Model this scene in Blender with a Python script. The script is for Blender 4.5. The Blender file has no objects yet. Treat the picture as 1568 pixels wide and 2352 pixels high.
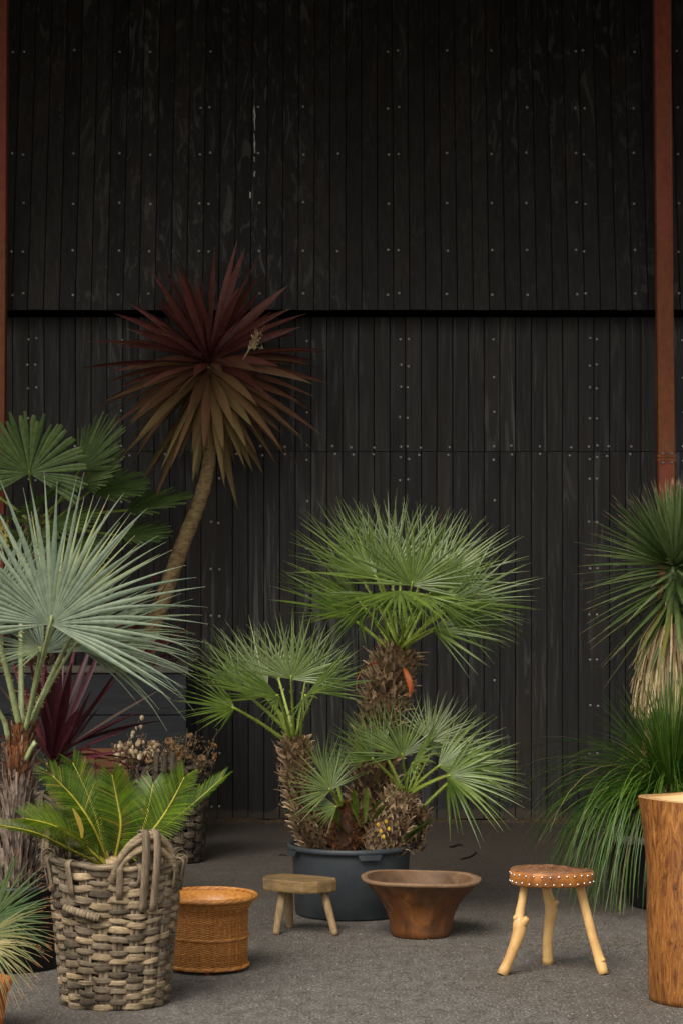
import bpy, math, random
from mathutils import Vector, Matrix, noise
R = math.radians
V = Vector
scene = bpy.context.scene
C = scene.collection
random.seed(7)

# ------------------------------------------------------------------ camera
H, F, CX, CY = 1.96, 5900.0, 784.0, 1176.0          # eye height (m), focal length in units of a 1568 x 2352 frame
cam = bpy.data.cameras.new('camera')
cam.sensor_fit = 'VERTICAL'; cam.sensor_height = 36; cam.lens = F / 2352 * 36
cam.clip_start = 0.1; cam.clip_end = 500
camo = bpy.data.objects.new('camera', cam); C.objects.link(camo)
camo.location = (0, 0, H); camo.rotation_euler = (R(90), 0, 0)
scene.camera = camo
scene.render.resolution_x, scene.render.resolution_y = 682, 1024

# ------------------------------------------------------------------ sky, sun, exposure (soft overcast daylight under an open-fronted roof)
SUN_EL, SUN_AZ = 48.0, 207.0
world = bpy.data.worlds.new('World'); scene.world = world; world.use_nodes = True
wt = world.node_tree; wt.nodes.clear()
sky = wt.nodes.new('ShaderNodeTexSky'); sky.sky_type = 'NISHITA'; sky.sun_disc = False
sky.sun_elevation = R(SUN_EL); sky.sun_rotation = R(SUN_AZ); sky.dust_density = 4.0; sky.air_density = 1.0
hs = wt.nodes.new('ShaderNodeHueSaturation'); hs.inputs['Saturation'].default_value = 0.06
bgd = wt.nodes.new('ShaderNodeBackground'); bgd.inputs['Strength'].default_value = 0.10
wo = wt.nodes.new('ShaderNodeOutputWorld')
wt.links.new(sky.outputs[0], hs.inputs['Color']); tn = wt.nodes.new('ShaderNodeMix'); tn.data_type = 'RGBA'; tn.blend_type = 'MULTIPLY'; tn.inputs[0].default_value = 1.; tn.inputs[7].default_value = (1., .965, .905, 1)
wt.links.new(hs.outputs[0], tn.inputs[6]); wt.links.new(tn.outputs[2], bgd.inputs[0]); wt.links.new(bgd.outputs[0], wo.inputs[0])
sl = bpy.data.lights.new('sun', 'SUN'); sl.energy = 1.2; sl.angle = R(35); sl.color = (1, .93, .82)
so = bpy.data.objects.new('sun', sl); C.objects.link(so)
_sd = V((math.sin(R(SUN_AZ)) * math.cos(R(SUN_EL)), math.cos(R(SUN_AZ)) * math.cos(R(SUN_EL)), math.sin(R(SUN_EL))))
so.rotation_euler = _sd.to_track_quat('Z', 'Y').to_euler(); so.location = (-4, -6, 9)
scene.view_settings.view_transform = 'Standard'; scene.view_settings.look = 'None'
scene.view_settings.gamma = 1.0; scene.view_settings.use_curve_mapping = False
scene.view_settings.exposure = 0.95

# ------------------------------------------------------------------ helpers
def P(px, py, Y):                                    # point at depth Y behind a spot of the 1568 x 2352 frame
    return V(((px - CX) / F * Y, Y, H - (py - CY) / F * Y))
def U(a, b): return random.uniform(a, b)
def lerp(a, b, t): return a + (b - a) * t
ORG = {}
def setp(o, **k):
    for a, b in k.items():
        if b is not None: o[a] = b
    return o
def thing(name, label, cat, loc=(0, 0, 0), group=None):
    o = bpy.data.objects.new(name, None); C.objects.link(o); o.location = loc; o.empty_display_size = .1
    ORG[o] = V(loc); return setp(o, label=label, category=cat, group=group)
class MB:
    def __init__(s): s.v = []; s.f = []; s.a = []
    def add(s, p, rnd=.5, tt=.5, age=0.): s.v.append(V(p)); s.a.append((rnd, tt, age)); return len(s.v) - 1
    def leaf(s, pts, sides, ws, fold=.3, ups=None, rnd=.5, age=0.):
        n = len(pts); rows = []
        for i in range(n):
            t = i / (n - 1); sd = sides[i] if isinstance(sides, list) else sides
            d = (pts[min(i + 1, n - 1)] - pts[max(i - 1, 0)])
            up = d.cross(sd); up = up.normalized() if up.length > 1e-9 else V((0, 0, 1))
            w = ws[i] * .5
            rows.append((s.add(pts[i] - sd * w, rnd, t, age), s.add(pts[i] + up * (fold * w), rnd, t, age), s.add(pts[i] + sd * w, rnd, t, age)))
        for i in range(n - 1):
            a, b = rows[i], rows[i + 1]
            s.f.append((a[0], a[1], b[1], b[0])); s.f.append((a[1], a[2], b[2], b[1]))
    def tube(s, pts, rad, n=8, rnd=.5, cap=True, flat=1.0, closed=False, age=0., ref=None, flats=None, sup=1.0):
        m = len(pts); rings = []; prev = ref or V((.31, .17, .93))
        for i in range(m):
            if closed: d = pts[(i + 1) % m] - pts[i - 1]
            else: d = pts[min(i + 1, m - 1)] - pts[max(i - 1, 0)]
            d.normalize()
            u = prev - d * prev.dot(d)
            u = u.normalized() if u.length > 1e-6 else d.orthogonal().normalized()
            w = d.cross(u)
            if not closed or ref is None: prev = u if ref is None else ref
            r = rad[i] if isinstance(rad, (list, tuple)) else rad
            fl = flats[i] if flats else flat
            rr = rnd[i] if isinstance(rnd, (list, tuple)) else rnd
            cs = [(math.copysign(abs(math.cos(2 * math.pi * (k + .5) / n)) ** sup, math.cos(2 * math.pi * (k + .5) / n)), math.copysign(abs(math.sin(2 * math.pi * (k + .5) / n)) ** sup, math.sin(2 * math.pi * (k + .5) / n))) for k in range(n)]
            rings.append([s.add(pts[i] + (u * a_ + w * (fl * b_)) * r, rr, i / max(1, m - 1), age) for a_, b_ in cs])
        for i in range(m if closed else m - 1):
            a, b = rings[i], rings[(i + 1) % m]
            for k in range(n): s.f.append((a[k], a[(k + 1) % n], b[(k + 1) % n], b[k]))
        if cap and not closed: s.f.append(tuple(reversed(rings[0]))); s.f.append(tuple(rings[-1]))
        return rings
    def lathe(s, c, prof, n=48, jit=None, rnd=.5, closed_top=False):
        rings = []
        for j, (r, z) in enumerate(prof):
            rg = []
            for k in range(n):
                a = 2 * math.pi * k / n; rr, zz = (r, z) if jit is None else jit(r, z, a, j)
                rg.append(s.add(V((c[0] + rr * math.cos(a), c[1] + rr * math.sin(a), c[2] + zz)), rnd, j / (len(prof) - 1)))
            rings.append(rg)
        for j in range(len(prof) - 1):
            a, b = rings[j], rings[j + 1]
            for k in range(n): s.f.append((a[k], a[(k + 1) % n], b[(k + 1) % n], b[k]))
        return rings
    def box(s, lo, hi, bev=0.0, rnd=.5):
        lo, hi = V(lo), V(hi)
        if bev <= 0:
            b = [s.add((x, y, z), rnd) for z in (lo.z, hi.z) for y in (lo.y, hi.y) for x in (lo.x, hi.x)]
            for q in ((0, 2, 3, 1), (4, 5, 7, 6), (0, 1, 5, 4), (2, 6, 7, 3), (0, 4, 6, 2), (1, 3, 7, 5)): s.f.append(tuple(b[i] for i in q))
            return
        # chamfered box
        ids = {}
        for x in (0, 1):
            for y in (0, 1):
                for z in (0, 1):
                    c = V((hi.x if x else lo.x, hi.y if y else lo.y, hi.z if z else lo.z))
                    dx, dy, dz = (-bev if x else bev), (-bev if y else bev), (-bev if z else bev)
                    ids[x, y, z, 0] = s.add(c + V((0, dy, dz)), rnd); ids[x, y, z, 1] = s.add(c + V((dx, 0, dz)), rnd); ids[x, y, z, 2] = s.add(c + V((dx, dy, 0)), rnd)
        for x in (0, 1): s.f.append(tuple(ids[x, a, b, 0] for a, b in ((0, 0), (0, 1), (1, 1), (1, 0))))
        for y in (0, 1): s.f.append(tuple(ids[a, y, b, 1] for a, b in ((0, 0), (1, 0), (1, 1), (0, 1))))
        for z in (0, 1): s.f.append(tuple(ids[a, b, z, 2] for a, b in ((0, 0), (0, 1), (1, 1), (1, 0))))
        for x in (0, 1):
            for y in (0, 1): s.f.append((ids[x, y, 0, 0], ids[x, y, 0, 1], ids[x, y, 1, 1], ids[x, y, 1, 0]))
            for z in (0, 1): s.f.append((ids[x, 0, z, 0], ids[x, 0, z, 2], ids[x, 1, z, 2], ids[x, 1, z, 0]))
        for y in (0, 1):
            for z in (0, 1): s.f.append((ids[0, y, z, 1], ids[0, y, z, 2], ids[1, y, z, 2], ids[1, y, z, 1]))
        for k in ((x, y, z) for x in (0, 1) for y in (0, 1) for z in (0, 1)): s.f.append(tuple(ids[k + (i,)] for i in range(3)))
    def mesh(s, name, off=V((0, 0, 0)), smooth=True, mat=None, fix=False):
        me = bpy.data.meshes.new(name)
        me.from_pydata([tuple(p - off) for p in s.v], [], s.f)
        for k, nm in enumerate(('rnd', 'tt', 'age')):
            at = me.attributes.new(nm, 'FLOAT', 'POINT'); at.data.foreach_set('value', [a[k] for a in s.a])
        if smooth: me.polygons.foreach_set('use_smooth', [True] * len(me.polygons))
        if mat: me.materials.append(mat)
        me.update()
        if fix:
            import bmesh
            bm = bmesh.new(); bm.from_mesh(me); bmesh.ops.recalc_face_normals(bm, faces=bm.faces); bm.to_mesh(me); bm.free()
        return me
    def build(s, name, mat, parent=None, smooth=True, kind=None, label=None, fix=False, origin=None):
        off = ORG[parent] if parent is not None else (V(origin) if origin is not None else V((0, 0, 0)))
        o = bpy.data.objects.new(name, s.mesh(name, off, smooth, mat, fix)); C.objects.link(o)
        if parent is not None: o.parent = parent
        else: o.location = off
        ORG[o] = off
        return setp(o, kind=kind, label=label)
def place(name, me, parent, loc, rot=None, scale=None):
    o = bpy.data.objects.new(name, me); C.objects.link(o); o.parent = parent; o.location = V(loc) - ORG[parent]
    if rot: o.rotation_euler = rot
    if scale: o.scale = scale
    ORG[o] = V(loc); return o
def bez(ps, n):                                      # smooth path through points (Catmull-Rom)
    ps = [V(p) for p in ps]; q = [ps[0] * 2 - ps[1]] + ps + [ps[-1] * 2 - ps[-2]]; out = []
    seg = len(ps) - 1
    for i in range(n + 1):
        u = i / n * seg; k = min(int(u), seg - 1); t = u - k; a, b, c, d = q[k:k + 4]
        out.append(.5 * ((2 * b) + (c - a) * t + (2 * a - 5 * b + 4 * c - d) * t * t + (3 * b - a - 3 * c + d) * t ** 3))
    return out
def interp(xs, t):
    u = t * (len(xs) - 1); k = min(int(u), len(xs) - 2); return lerp(xs[k], xs[k + 1], u - k)

# ------------------------------------------------------------------ materials
class T:
    def __init__(s, name):
        s.m = bpy.data.materials.new(name); s.m.use_nodes = True; s.t = s.m.node_tree; s.t.nodes.clear()
        s.out = s.n('ShaderNodeOutputMaterial'); s.bs = s.n('ShaderNodeBsdfPrincipled'); s.l(s.bs, 0, s.out, 0)
        s.pos = s.n('ShaderNodeNewGeometry'); s.bsum = None
    def n(s, ty, **k):
        nd = s.t.nodes.new(ty)
        for a, b in k.items(): setattr(nd, a, b)
        return nd
    def l(s, a, ai, b, bi): s.t.links.new(a.outputs[ai], b.inputs[bi])
    def noise(s, scale, stretch=(1, 1, 1), detail=4, rough=.6, dist=0., rot=(0, 0, 0), w=None):
        mp = s.n('ShaderNodeMapping'); s.l(s.pos, 'Position', mp, 0); mp.inputs['Scale'].default_value = stretch; mp.inputs['Rotation'].default_value = rot
        if w:
            oi = s.n('ShaderNodeObjectInfo'); ml = s.n('ShaderNodeVectorMath', operation='SCALE'); ml.inputs[0].default_value = (w, w * .7, w * .4)
            s.l(oi, 'Random', ml, 3); s.l(ml, 0, mp, 'Location')
        nz = s.n('ShaderNodeTexNoise'); nz.inputs['Scale'].default_value = scale; nz.inputs['Detail'].default_value = detail
        nz.inputs['Roughness'].default_value = rough; nz.inputs['Distortion'].default_value = dist; s.l(mp, 0, nz, 'Vector'); return nz
    def ramp(s, src, stops, si=0):
        r = s.n('ShaderNodeValToRGB'); s.l(src, si, r, 0); e = r.color_ramp.elements
        while len(e) < len(stops): e.new(.5)
        for i, (p, c) in enumerate(stops):
            e[i].position = p; c = (c, c, c) if isinstance(c, (int, float)) else c; e[i].color = (*c, 1)
        return r
    def mix(s, fac, a, b, mode='MIX', fi=0, ai=0, bi=0):
        m = s.n('ShaderNodeMix', data_type='RGBA', blend_type=mode)
        if isinstance(fac, (int, float)): m.inputs[0].default_value = fac
        else: s.l(fac, fi, m, 0)
        for q, i, x in ((a, ai, 6), (b, bi, 7)):
            if isinstance(q, tuple): m.inputs[x].default_value = (*q, 1)
            else: s.l(q, i, m, x)
        return m
    def attr(s, nm):
        a = s.n('ShaderNodeAttribute'); a.attribute_name = nm; return a
    def bump(s, src, strength, dist=.01, si=0):
        b = s.n('ShaderNodeBump'); b.inputs['Strength'].default_value = strength; b.inputs['Distance'].default_value = dist
        s.l(src, si, b, 'Height')
        if s.bsum: s.l(s.bsum, 0, b, 'Normal')
        s.bsum = b; s.l(b, 0, s.bs, 'Normal')
    def fin(s, col, rough=.6, spec=.4, metal=0., ci=None):
        if isinstance(col, tuple): s.bs.inputs['Base Color'].default_value = (*col, 1)
        else: s.l(col, 2 if col.bl_idname == 'ShaderNodeMix' else (0 if ci is None else ci), s.bs, 'Base Color')
        if isinstance(rough, (int, float)): s.bs.inputs['Roughness'].default_value = rough
        else: s.l(rough, 0, s.bs, 'Roughness')
        s.bs.inputs['Specular IOR Level'].default_value = spec; s.bs.inputs['Metallic'].default_value = metal
        return s.m
def MX(t, *a, **k):                                  # mix whose colour inputs may be mixes themselves
    fac, x, y = a[:3]; mode = a[3] if len(a) > 3 else 'MIX'
    o = lambda q: 2 if (not isinstance(q, tuple) and q.bl_idname == 'ShaderNodeMix') else 0
    fi = k.get('fi', 2 if (not isinstance(fac, (int, float)) and fac.bl_idname == 'ShaderNodeMix') else 0)
    return t.mix(fac, x, y, mode, fi=fi, ai=o(x), bi=o(y))

def mat_plank():
    t = T('black_stained_board')
    g = t.noise(1, (26, 26, 1.1), 5, .65, 1.2, w=9.)
    base = t.ramp(g, [(.25, (.013, .0127, .0120)), (.52, (.026, .0254, .0240)), (.8, (.050, .0485, .0455))])
    p = t.noise(1, (11, 11, .9), 4, .6, 2.2, w=7.)
    pm = t.ramp(p, [(.54, 0), (.63, 1)])
    p2 = t.noise(1.1, (1, 1, .6), 3, .5)
    pm2 = t.ramp(p2, [(.38, 0), (.62, .85)])
    mk = t.n('ShaderNodeMath', operation='MULTIPLY'); t.l(pm, 0, mk, 0); t.l(pm2, 0, mk, 1)
    c = t.mix(mk, base, (.098, .096, .092))
    br = t.noise(2.3, (3, 3, .5), 3, .5, w=5.)
    bm = t.ramp(br, [(.55, 0), (.75, .5)])
    c = MX(t, bm, c, (.050, .034, .024))
    oi = t.n('ShaderNodeObjectInfo'); rv = t.ramp(oi, [(0, (.74, .75, .77)), (.5, (1, 1, 1)), (1, (1.28, 1.22, 1.14))], si='Random')
    c = MX(t, 1., c, rv, 'MULTIPLY')
    # soil splash along the foot of the wall
    sx = t.n('ShaderNodeSeparateXYZ'); t.l(t.pos, 'Position', sx, 0)
    sn = t.noise(9, (1, 1, .3), 4); ad = t.n('ShaderNodeMath', operation='MULTIPLY_ADD'); t.l(sn, 0, ad, 0); ad.inputs[1].default_value = -.12; t.l(sx, 2, ad, 2)
    dm = t.ramp(ad, [(-.0, .75), (.02, .0)])
    c = MX(t, dm, c, (.075, .058, .043))
    t.bump(g, .35, .004)
    rr = t.ramp(p, [(.3, .62), (.7, .42)])
    return t.fin(c, rr, .28)
def simple_noise(name, stops, scale=8, stretch=(1, 1, 1), rough=.6, bump=.3, bd=.004, detail=5, dist=0., spec=.4, metal=0., w=None, rot=(0, 0, 0), rndmul=None):
    t = T(name); g = t.noise(scale, stretch, detail, .62, dist, w=w, rot=rot); c = t.ramp(g, stops)
    if rndmul:
        a = t.attr('rnd'); m = t.ramp(a, [(0, rndmul[0]), (1, rndmul[1])], si=2); c = t.mix(1., c, m, 'MULTIPLY')
    if bump: t.bump(g, bump, bd)
    return t.fin(c, rough, spec, metal)
def mat_ground():
    t = T('worn_asphalt')
    big = t.noise(.55, (1, 1, 1), 5, .6, .6); mid = t.noise(16, (1, .5, 1), 6, .72, .3)
    fine = t.noise(85, (1, 1, 1), 3, .7)
    vor = t.n('ShaderNodeTexVoronoi', feature='F1'); vor.inputs['Scale'].default_value = 130; t.l(t.pos, 'Position', vor, 'Vector')
    base = t.ramp(mid, [(.28, (.078, .068, .060)), (.5, (.128, .117, .106)), (.74, (.185, .172, .157))])
    brm = t.ramp(big, [(.4, 0), (.66, .7)])
    c = t.mix(brm, base, (.095, .077, .061))
    fm = t.ramp(fine, [(.34, .35), (.52, 1.), (.70, 1.8)])
    c = MX(t, 1., c, fm, 'MULTIPLY')
    st = t.n('ShaderNodeTexVoronoi', feature='F1'); st.inputs['Scale'].default_value = 62; st.inputs['Randomness'].default_value = 1.; t.l(t.pos, 'Position', st, 'Vector')
    sd = t.ramp(st, [(.20, 1), (.30, 0)]); sc = t.n('ShaderNodeSeparateColor'); t.l(st, 'Color', sc, 0); sp = t.ramp(sc, [(.60, 0), (.66, 1)])
    k = t.n('ShaderNodeMath', operation='MULTIPLY'); t.l(sd, 0, k, 0); t.l(sp, 0, k, 1)
    k2 = t.n('ShaderNodeMath', operation='MULTIPLY'); t.l(k, 0, k2, 0); k2.inputs[1].default_value = .75
    c = MX(t, k2, c, (.33, .31, .29))
    # dirt bank close to the wall: browner
    sx = t.n('ShaderNodeSeparateXYZ'); t.l(t.pos, 'Position', sx, 0)
    nn = t.noise(2.5, (1, 1, 1), 4); ad = t.n('ShaderNodeMath', operation='MULTIPLY_ADD'); t.l(nn, 0, ad, 0); ad.inputs[1].default_value = 3.5; t.l(sx, 1, ad, 2)
    mp = t.n('ShaderNodeMapRange'); t.l(ad, 0, mp, 0); mp.inputs[1].default_value = 13.6; mp.inputs[2].default_value = 17.4; mp.inputs[4].default_value = .8
    c = MX(t, mp, c, (.078, .062, .048))
    t.bump(fine, .5, .004); t.bump(mid, .25, .02)
    return t.fin(c, .82, .25)
def mat_leaf(name, c1, c2, old=None, tip=None, tip0=.9, rough=.42, trans=.22, spec=.4, stripe=True):
    t = T(name); r = t.attr('rnd'); tt = t.attr('tt'); ag = t.attr('age')
    c = t.mix(r, c1, c2, fi=2)
    nz = t.noise(30, (1, 1, 1), 3, .6); nm = t.ramp(nz, [(.3, .75), (.7, 1.25)]); c = MX(t, 1., c, nm, 'MULTIPLY')
    if old: c = MX(t, ag, c, old, fi=2)
    if tip:
        nz2 = t.noise(14, (1, 1, 1), 2); ad = t.n('ShaderNodeMath', operation='MULTIPLY_ADD'); t.l(nz2, 0, ad, 0); ad.inputs[1].default_value = .14; t.l(tt, 2, ad, 2)
        sb = t.n('ShaderNodeMath', operation='SUBTRACT'); t.l(ad, 0, sb, 0); sb.inputs[1].default_value = .07 + tip0 - .5
        mk = t.ramp(sb, [(.49, 0), (.52, 1)]); c = MX(t, mk, c, tip)
    t.fin(c, rough, spec)
    if trans:
        tr = t.n('ShaderNodeBsdfTranslucent'); t.l(c, 2, tr, 0); ms = t.n('ShaderNodeMixShader'); ms.inputs[0].default_value = trans
        t.l(t.bs, 0, ms, 1); t.l(tr, 0, ms, 2); t.l(ms, 0, t.out, 0)
    return t.m
def mat_wood(name, stops, along=(40, 40, 3), rough=.55, bump=.4, spec=.35, dist=.8, blot=None):
    t = T(name); g = t.noise(1, along, 6, .65, dist); c = t.ramp(g, stops)
    if blot:
        b = t.noise(blot[1], (1, 1, 1), 4, .6, .5); bm = t.ramp(b, [(.45, 0), (.68, blot[2])]); c = MX(t, bm, c, blot[0])
    a = t.attr('rnd'); m = t.ramp(a, [(0, .7), (1, 1.3)], si=2); c = MX(t, 1., c, m, 'MULTIPLY')
    t.bump(g, bump, .004); return t.fin(c, rough, spec)
M = {}
M['plank'] = mat_plank()
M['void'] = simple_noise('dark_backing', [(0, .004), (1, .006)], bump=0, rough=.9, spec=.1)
M['joint'] = simple_noise('raw_plywood_edge', [(.3, (.05, .03, .018)), (.7, (.10, .065, .04))], 6, bump=0)
M['screw'] = simple_noise('galvanised_screw', [(.3, .35), (.7, .55)], 60, rough=.4, bump=0, metal=.6)
M['drip'] = simple_noise('white_drip', [(.35, .3), (.6, .8)], 30, rough=.6, bump=0)
M['ground'] = mat_ground()
M['roof'] = simple_noise('roof_sheet', [(0, .03), (1, .045)], 3, bump=0, rough=.8)
def mat_rust():
    t = T('rusted_red_primer'); a = t.noise(2.2, (1.6, 1.6, .5), 5, .6, .7); b = t.noise(24, (1, 1, .7), 5, .7)
    c = t.ramp(a, [(.32, (.26, .052, .034)), (.5, (.34, .085, .048)), (.66, (.30, .085, .04))]); c2 = t.ramp(a, [(.32, (.22, .062, .03)), (.5, (.27, .092, .03)), (.62, (.25, .105, .036)), (.72, (.32, .14, .08))]); ra = t.attr('rnd'); c = t.mix(ra, c, c2, fi=2)
    m = t.ramp(b, [(.3, .72), (.7, 1.2)]); c = MX(t, 1., c, m, 'MULTIPLY'); t.bump(b, .3, .003); return t.fin(c, .6, .3)
M['rust'] = mat_rust()
M['bolt'] = simple_noise('grey_bolt', [(.3, .2), (.7, .4)], 50, rough=.5, bump=0, metal=.4)
M['planter'] = mat_wood('charcoal_board', [(.3, (.010, .0115, .014)), (.6, (.019, .021, .025)), (.8, (.035, .037, .041))], (2.5, 2.5, 34), rough=.6, bump=.3, spec=.3)
M['cap'] = mat_wood('grey_green_timber', [(.3, (.055, .053, .038)), (.7, (.11, .105, .08))], (3, 3, 40), rough=.75)
M['crate'] = mat_wood('rusty_brown_boards', [(.3, (.10, .038, .015)), (.7, (.19, .075, .03))], (4, 4, 30), rough=.7)
M['soil'] = simple_noise('potting_soil', [(.3, (.018, .012, .008)), (.6, (.05, .034, .022)), (.8, (.11, .08, .055))], 60, bump=1., bd=.02, rough=.9, spec=.2)
M['plastic'] = simple_noise('charcoal_plastic', [(.3, (.028, .034, .040)), (.7, (.048, .056, .063))], 9, rough=.5, bump=.06, spec=.4)
M['black_plastic'] = simple_noise('black_plastic', [(.3, (.008, .009, .01)), (.7, (.018, .019, .021))], 9, rough=.5, bump=.06, spec=.4)
M['terracotta'] = simple_noise('terracotta', [(.3, (.42, .12, .025)), (.7, (.55, .175, .045))], 7, rough=.75, bump=.1, spec=.25)
M['greypot'] = simple_noise('grey_concrete', [(.3, (.10, .095, .085)), (.7, (.2, .19, .17))], 22, rough=.85, bump=.4)
def mat_weave(name, dark, mid, light):
    t = T(name); g = t.noise(1, (11, 11, 130), 6, .75, 1.0); c = t.ramp(g, [(.28, dark), (.5, mid), (.74, light)])
    b = t.noise(7, (1, 1, 1), 4, .6); bm = t.ramp(b, [(.35, .5), (.65, 1.25)]); c = t.mix(1., c, bm, 'MULTIPLY')
    a = t.attr('rnd'); m = t.ramp(a, [(0, (.42, .41, .40)), (.45, (.85, .85, .83)), (1, (1.75, 1.65, 1.42))], si=2); c = MX(t, 1., c, m, 'MULTIPLY')
    t.bump(g, .8, .004); return t.fin(c, .78, .25)
M['weave'] = mat_weave('weathered_grey_willow', (.06, .045, .03), (.19, .148, .102), (.36, .295, .215))
M['stake'] = mat_wood('weathered_grey_stake', [(.28, (.055, .04, .026)), (.5, (.19, .143, .095)), (.76, (.33, .26, .18))], (90, 90, 6), rough=.8, spec=.2)
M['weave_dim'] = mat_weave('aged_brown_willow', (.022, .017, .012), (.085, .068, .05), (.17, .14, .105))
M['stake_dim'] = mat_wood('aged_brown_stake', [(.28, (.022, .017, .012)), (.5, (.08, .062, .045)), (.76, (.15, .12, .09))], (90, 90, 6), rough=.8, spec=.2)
def mat_wicker():
    t = T('honey_wicker'); g = t.noise(70, (1, 1, 1), 3); c = t.ramp(g, [(.3, (.32, .12, .022)), (.7, (.52, .235, .055))])
    a = t.attr('rnd'); m = t.ramp(a, [(0, (.55, .42, .35)), (.5, (1, 1, 1)), (1, (1.25, 1.3, 1.4))], si=2); c = t.mix(1., c, m, 'MULTIPLY'); return t.fin(c, .42, .45)
M['wicker'] = mat_wicker()
M['wicker_foot'] = simple_noise('red_brown_foot', [(.3, (.16, .04, .012)), (.7, (.24, .07, .02))], 20, rough=.4)
M['stool_seat'] = mat_wood('worn_elm', [(.25, (.11, .064, .024)), (.5, (.23, .145, .060)), (.78, (.33, .22, .10))], (6, 50, 50), rough=.75, blot=((.09, .065, .04), 9, .6))
M['stool_leg'] = mat_wood('pale_elm_leg', [(.25, (.14, .088, .04)), (.5, (.25, .17, .085)), (.78, (.34, .245, .13))], (50, 50, 5), rough=.7)
M['bowl'] = mat_wood('carved_brown_wood', [(.25, (.035, .011, .004)), (.5, (.13, .046, .012)), (.75, (.26, .108, .034))], (11, 11, 4), rough=.5, bump=.3, blot=((.05, .03, .018), 6, .75))
M['bowl_in'] = mat_wood('shaded_bowl_hollow', [(.25, (.07, .036, .018)), (.55, (.16, .088, .046)), (.8, (.25, .15, .085))], (7, 7, 7), rough=.65, bump=.3, blot=((.05, .028, .016), 7, .8))  # hollow coloured darker than the rim to put inner shade into it
M['dust'] = simple_noise('swept_soil', [(.3, (.06, .043, .028)), (.7, (.17, .125, .085))], 40, bump=0, rough=.9, spec=.15)
M['bowl_rim'] = mat_wood('lightened_bowl_rim', [(.25, (.12, .07, .038)), (.55, (.25, .15, .085)), (.8, (.34, .22, .13))], (9, 9, 9), rough=.65, bump=.3, blot=((.10, .06, .035), 9, .7))  # rim coloured lighter so the hollow inside it reads as shaded
M['peeled'] = mat_wood('peeled_branch', [(.25, (.48, .27, .09)), (.5, (.64, .40, .155)), (.8, (.74, .50, .22))], (9, 9, 3), rough=.45, bump=.12, blot=((.38, .19, .06), 8, .5))
M['cut'] = mat_wood('cut_branch_end', [(.3, (.30, .16, .05)), (.7, (.42, .25, .10))], (30, 30, 30), rough=.6)
M['leather'] = mat_wood('tan_leather_band', [(.25, (.24, .072, .012)), (.5, (.43, .16, .032)), (.8, (.56, .235, .06))], (16, 16, 8), rough=.4, bump=.4, blot=((.055, .018, .009), 7, .85))
M['leather_top'] = mat_wood('patched_leather_top', [(.25, (.14, .06, .028)), (.5, (.21, .10, .05)), (.8, (.30, .16, .085))], (22, 22, 22), rough=.5, bump=.5, blot=((.09, .04, .02), 14, .6))
M['stud'] = simple_noise('nickel_stud', [(.3, .6), (.7, .75)], 50, rough=.25, bump=0, metal=1.)
def mat_log():
    t = T('polished_log_bark'); g = t.noise(1, (30, 30, 5.), 9, .78, 2.4); c = t.ramp(g, [(.33, (.030, .009, .003)), (.43, (.13, .042, .009)), (.54, (.27, .102, .019)), (.70, (.47, .22, .055))])
    b = t.noise(3.2, (1, 1, .35), 4); m = t.ramp(b, [(.3, .6), (.7, 1.2)]); c = t.mix(1., c, m, 'MULTIPLY'); t.bump(g, .5, .006); return t.fin(c, .42, .45)
M['log'] = mat_log()
M['log_in'] = mat_wood('pale_hollowed_wood', [(.3, (.62, .42, .20)), (.7, (.74, .54, .30))], (8, 8, 4), rough=.5, bump=.1)
M['log_rim'] = mat_wood('log_rim_wood', [(.3, (.30, .16, .06)), (.7, (.48, .29, .12))], (8, 8, 4), rough=.5, bump=.2)
# plants
M['cham'] = mat_leaf('fan_palm_green', (.028, .062, .005), (.145, .205, .034), old=(.20, .235, .115), tip=(.30, .22, .09), tip0=.975, rough=.30, spec=.5)
M['cham_pet'] = mat_leaf('fan_palm_stalk', (.17, .24, .03), (.26, .34, .055), trans=0, rough=.4)
M['thorn'] = simple_noise('pale_thorn', [(.3, (.3, .24, .08)), (.7, (.42, .34, .14))], 20, bump=0)
M['trach'] = mat_leaf('windmill_palm_green', (.060, .120, .026), (.20, .28, .095), tip=(.22, .18, .06), tip0=.985, rough=.38)
M['silver'] = mat_leaf('silver_palm_leaf', (.066, .100, .062), (.150, .195, .130), old=(.25, .27, .075), tip=(.30, .23, .12), tip0=.955, rough=.45, trans=.16)
M['silver_pet'] = mat_leaf('silver_palm_stalk', (.20, .25, .10), (.28, .31, .15), trans=0)
M['corner'] = mat_leaf('corner_palm_leaf', (.02, .052, .012), (.08, .13, .038), old=(.30, .24, .09), tip=(.36, .18, .06), tip0=.80, rough=.45)
M['cord'] = mat_leaf('maroon_cordyline_leaf', (.090, .026, .022), (.25, .085, .070), old=(.30, .22, .09), tip=(.16, .12, .05), tip0=.95, rough=.42, trans=.2)
M['purple'] = mat_leaf('purple_cordyline_leaf', (.04, .008, .012), (.105, .02, .030), old=(.10, .085, .06), rough=.4, trans=.2)
M['phorm'] = mat_leaf('red_flax_leaf', (.10, .014, .012), (.19, .035, .03), tip=(.16, .10, .06), tip0=.96, rough=.45)
M['cycad'] = mat_leaf('cycad_leaflet', (.024, .064, .002), (.115, .185, .006), old=(.30, .22, .03), rough=.33, trans=.25)
M['rachis'] = mat_leaf('cycad_rachis', (.30, .27, .025), (.38, .34, .04), trans=0)
M['yucca'] = mat_leaf('yucca_leaf', (.065, .115, .028), (.19, .245, .095), old=(.22, .20, .03), tip=(.42, .30, .17), tip0=.90, rough=.42)
M['dead'] = mat_leaf('dead_yucca_leaf', (.22, .15, .07), (.60, .46, .26), old=(.12, .095, .06), rough=.7, trans=.1)
M['grass'] = mat_leaf('grassy_blade', (.016, .052, .005), (.095, .175, .022), old=(.22, .19, .06), tip=(.26, .19, .10), tip0=.975, rough=.38)
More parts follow.
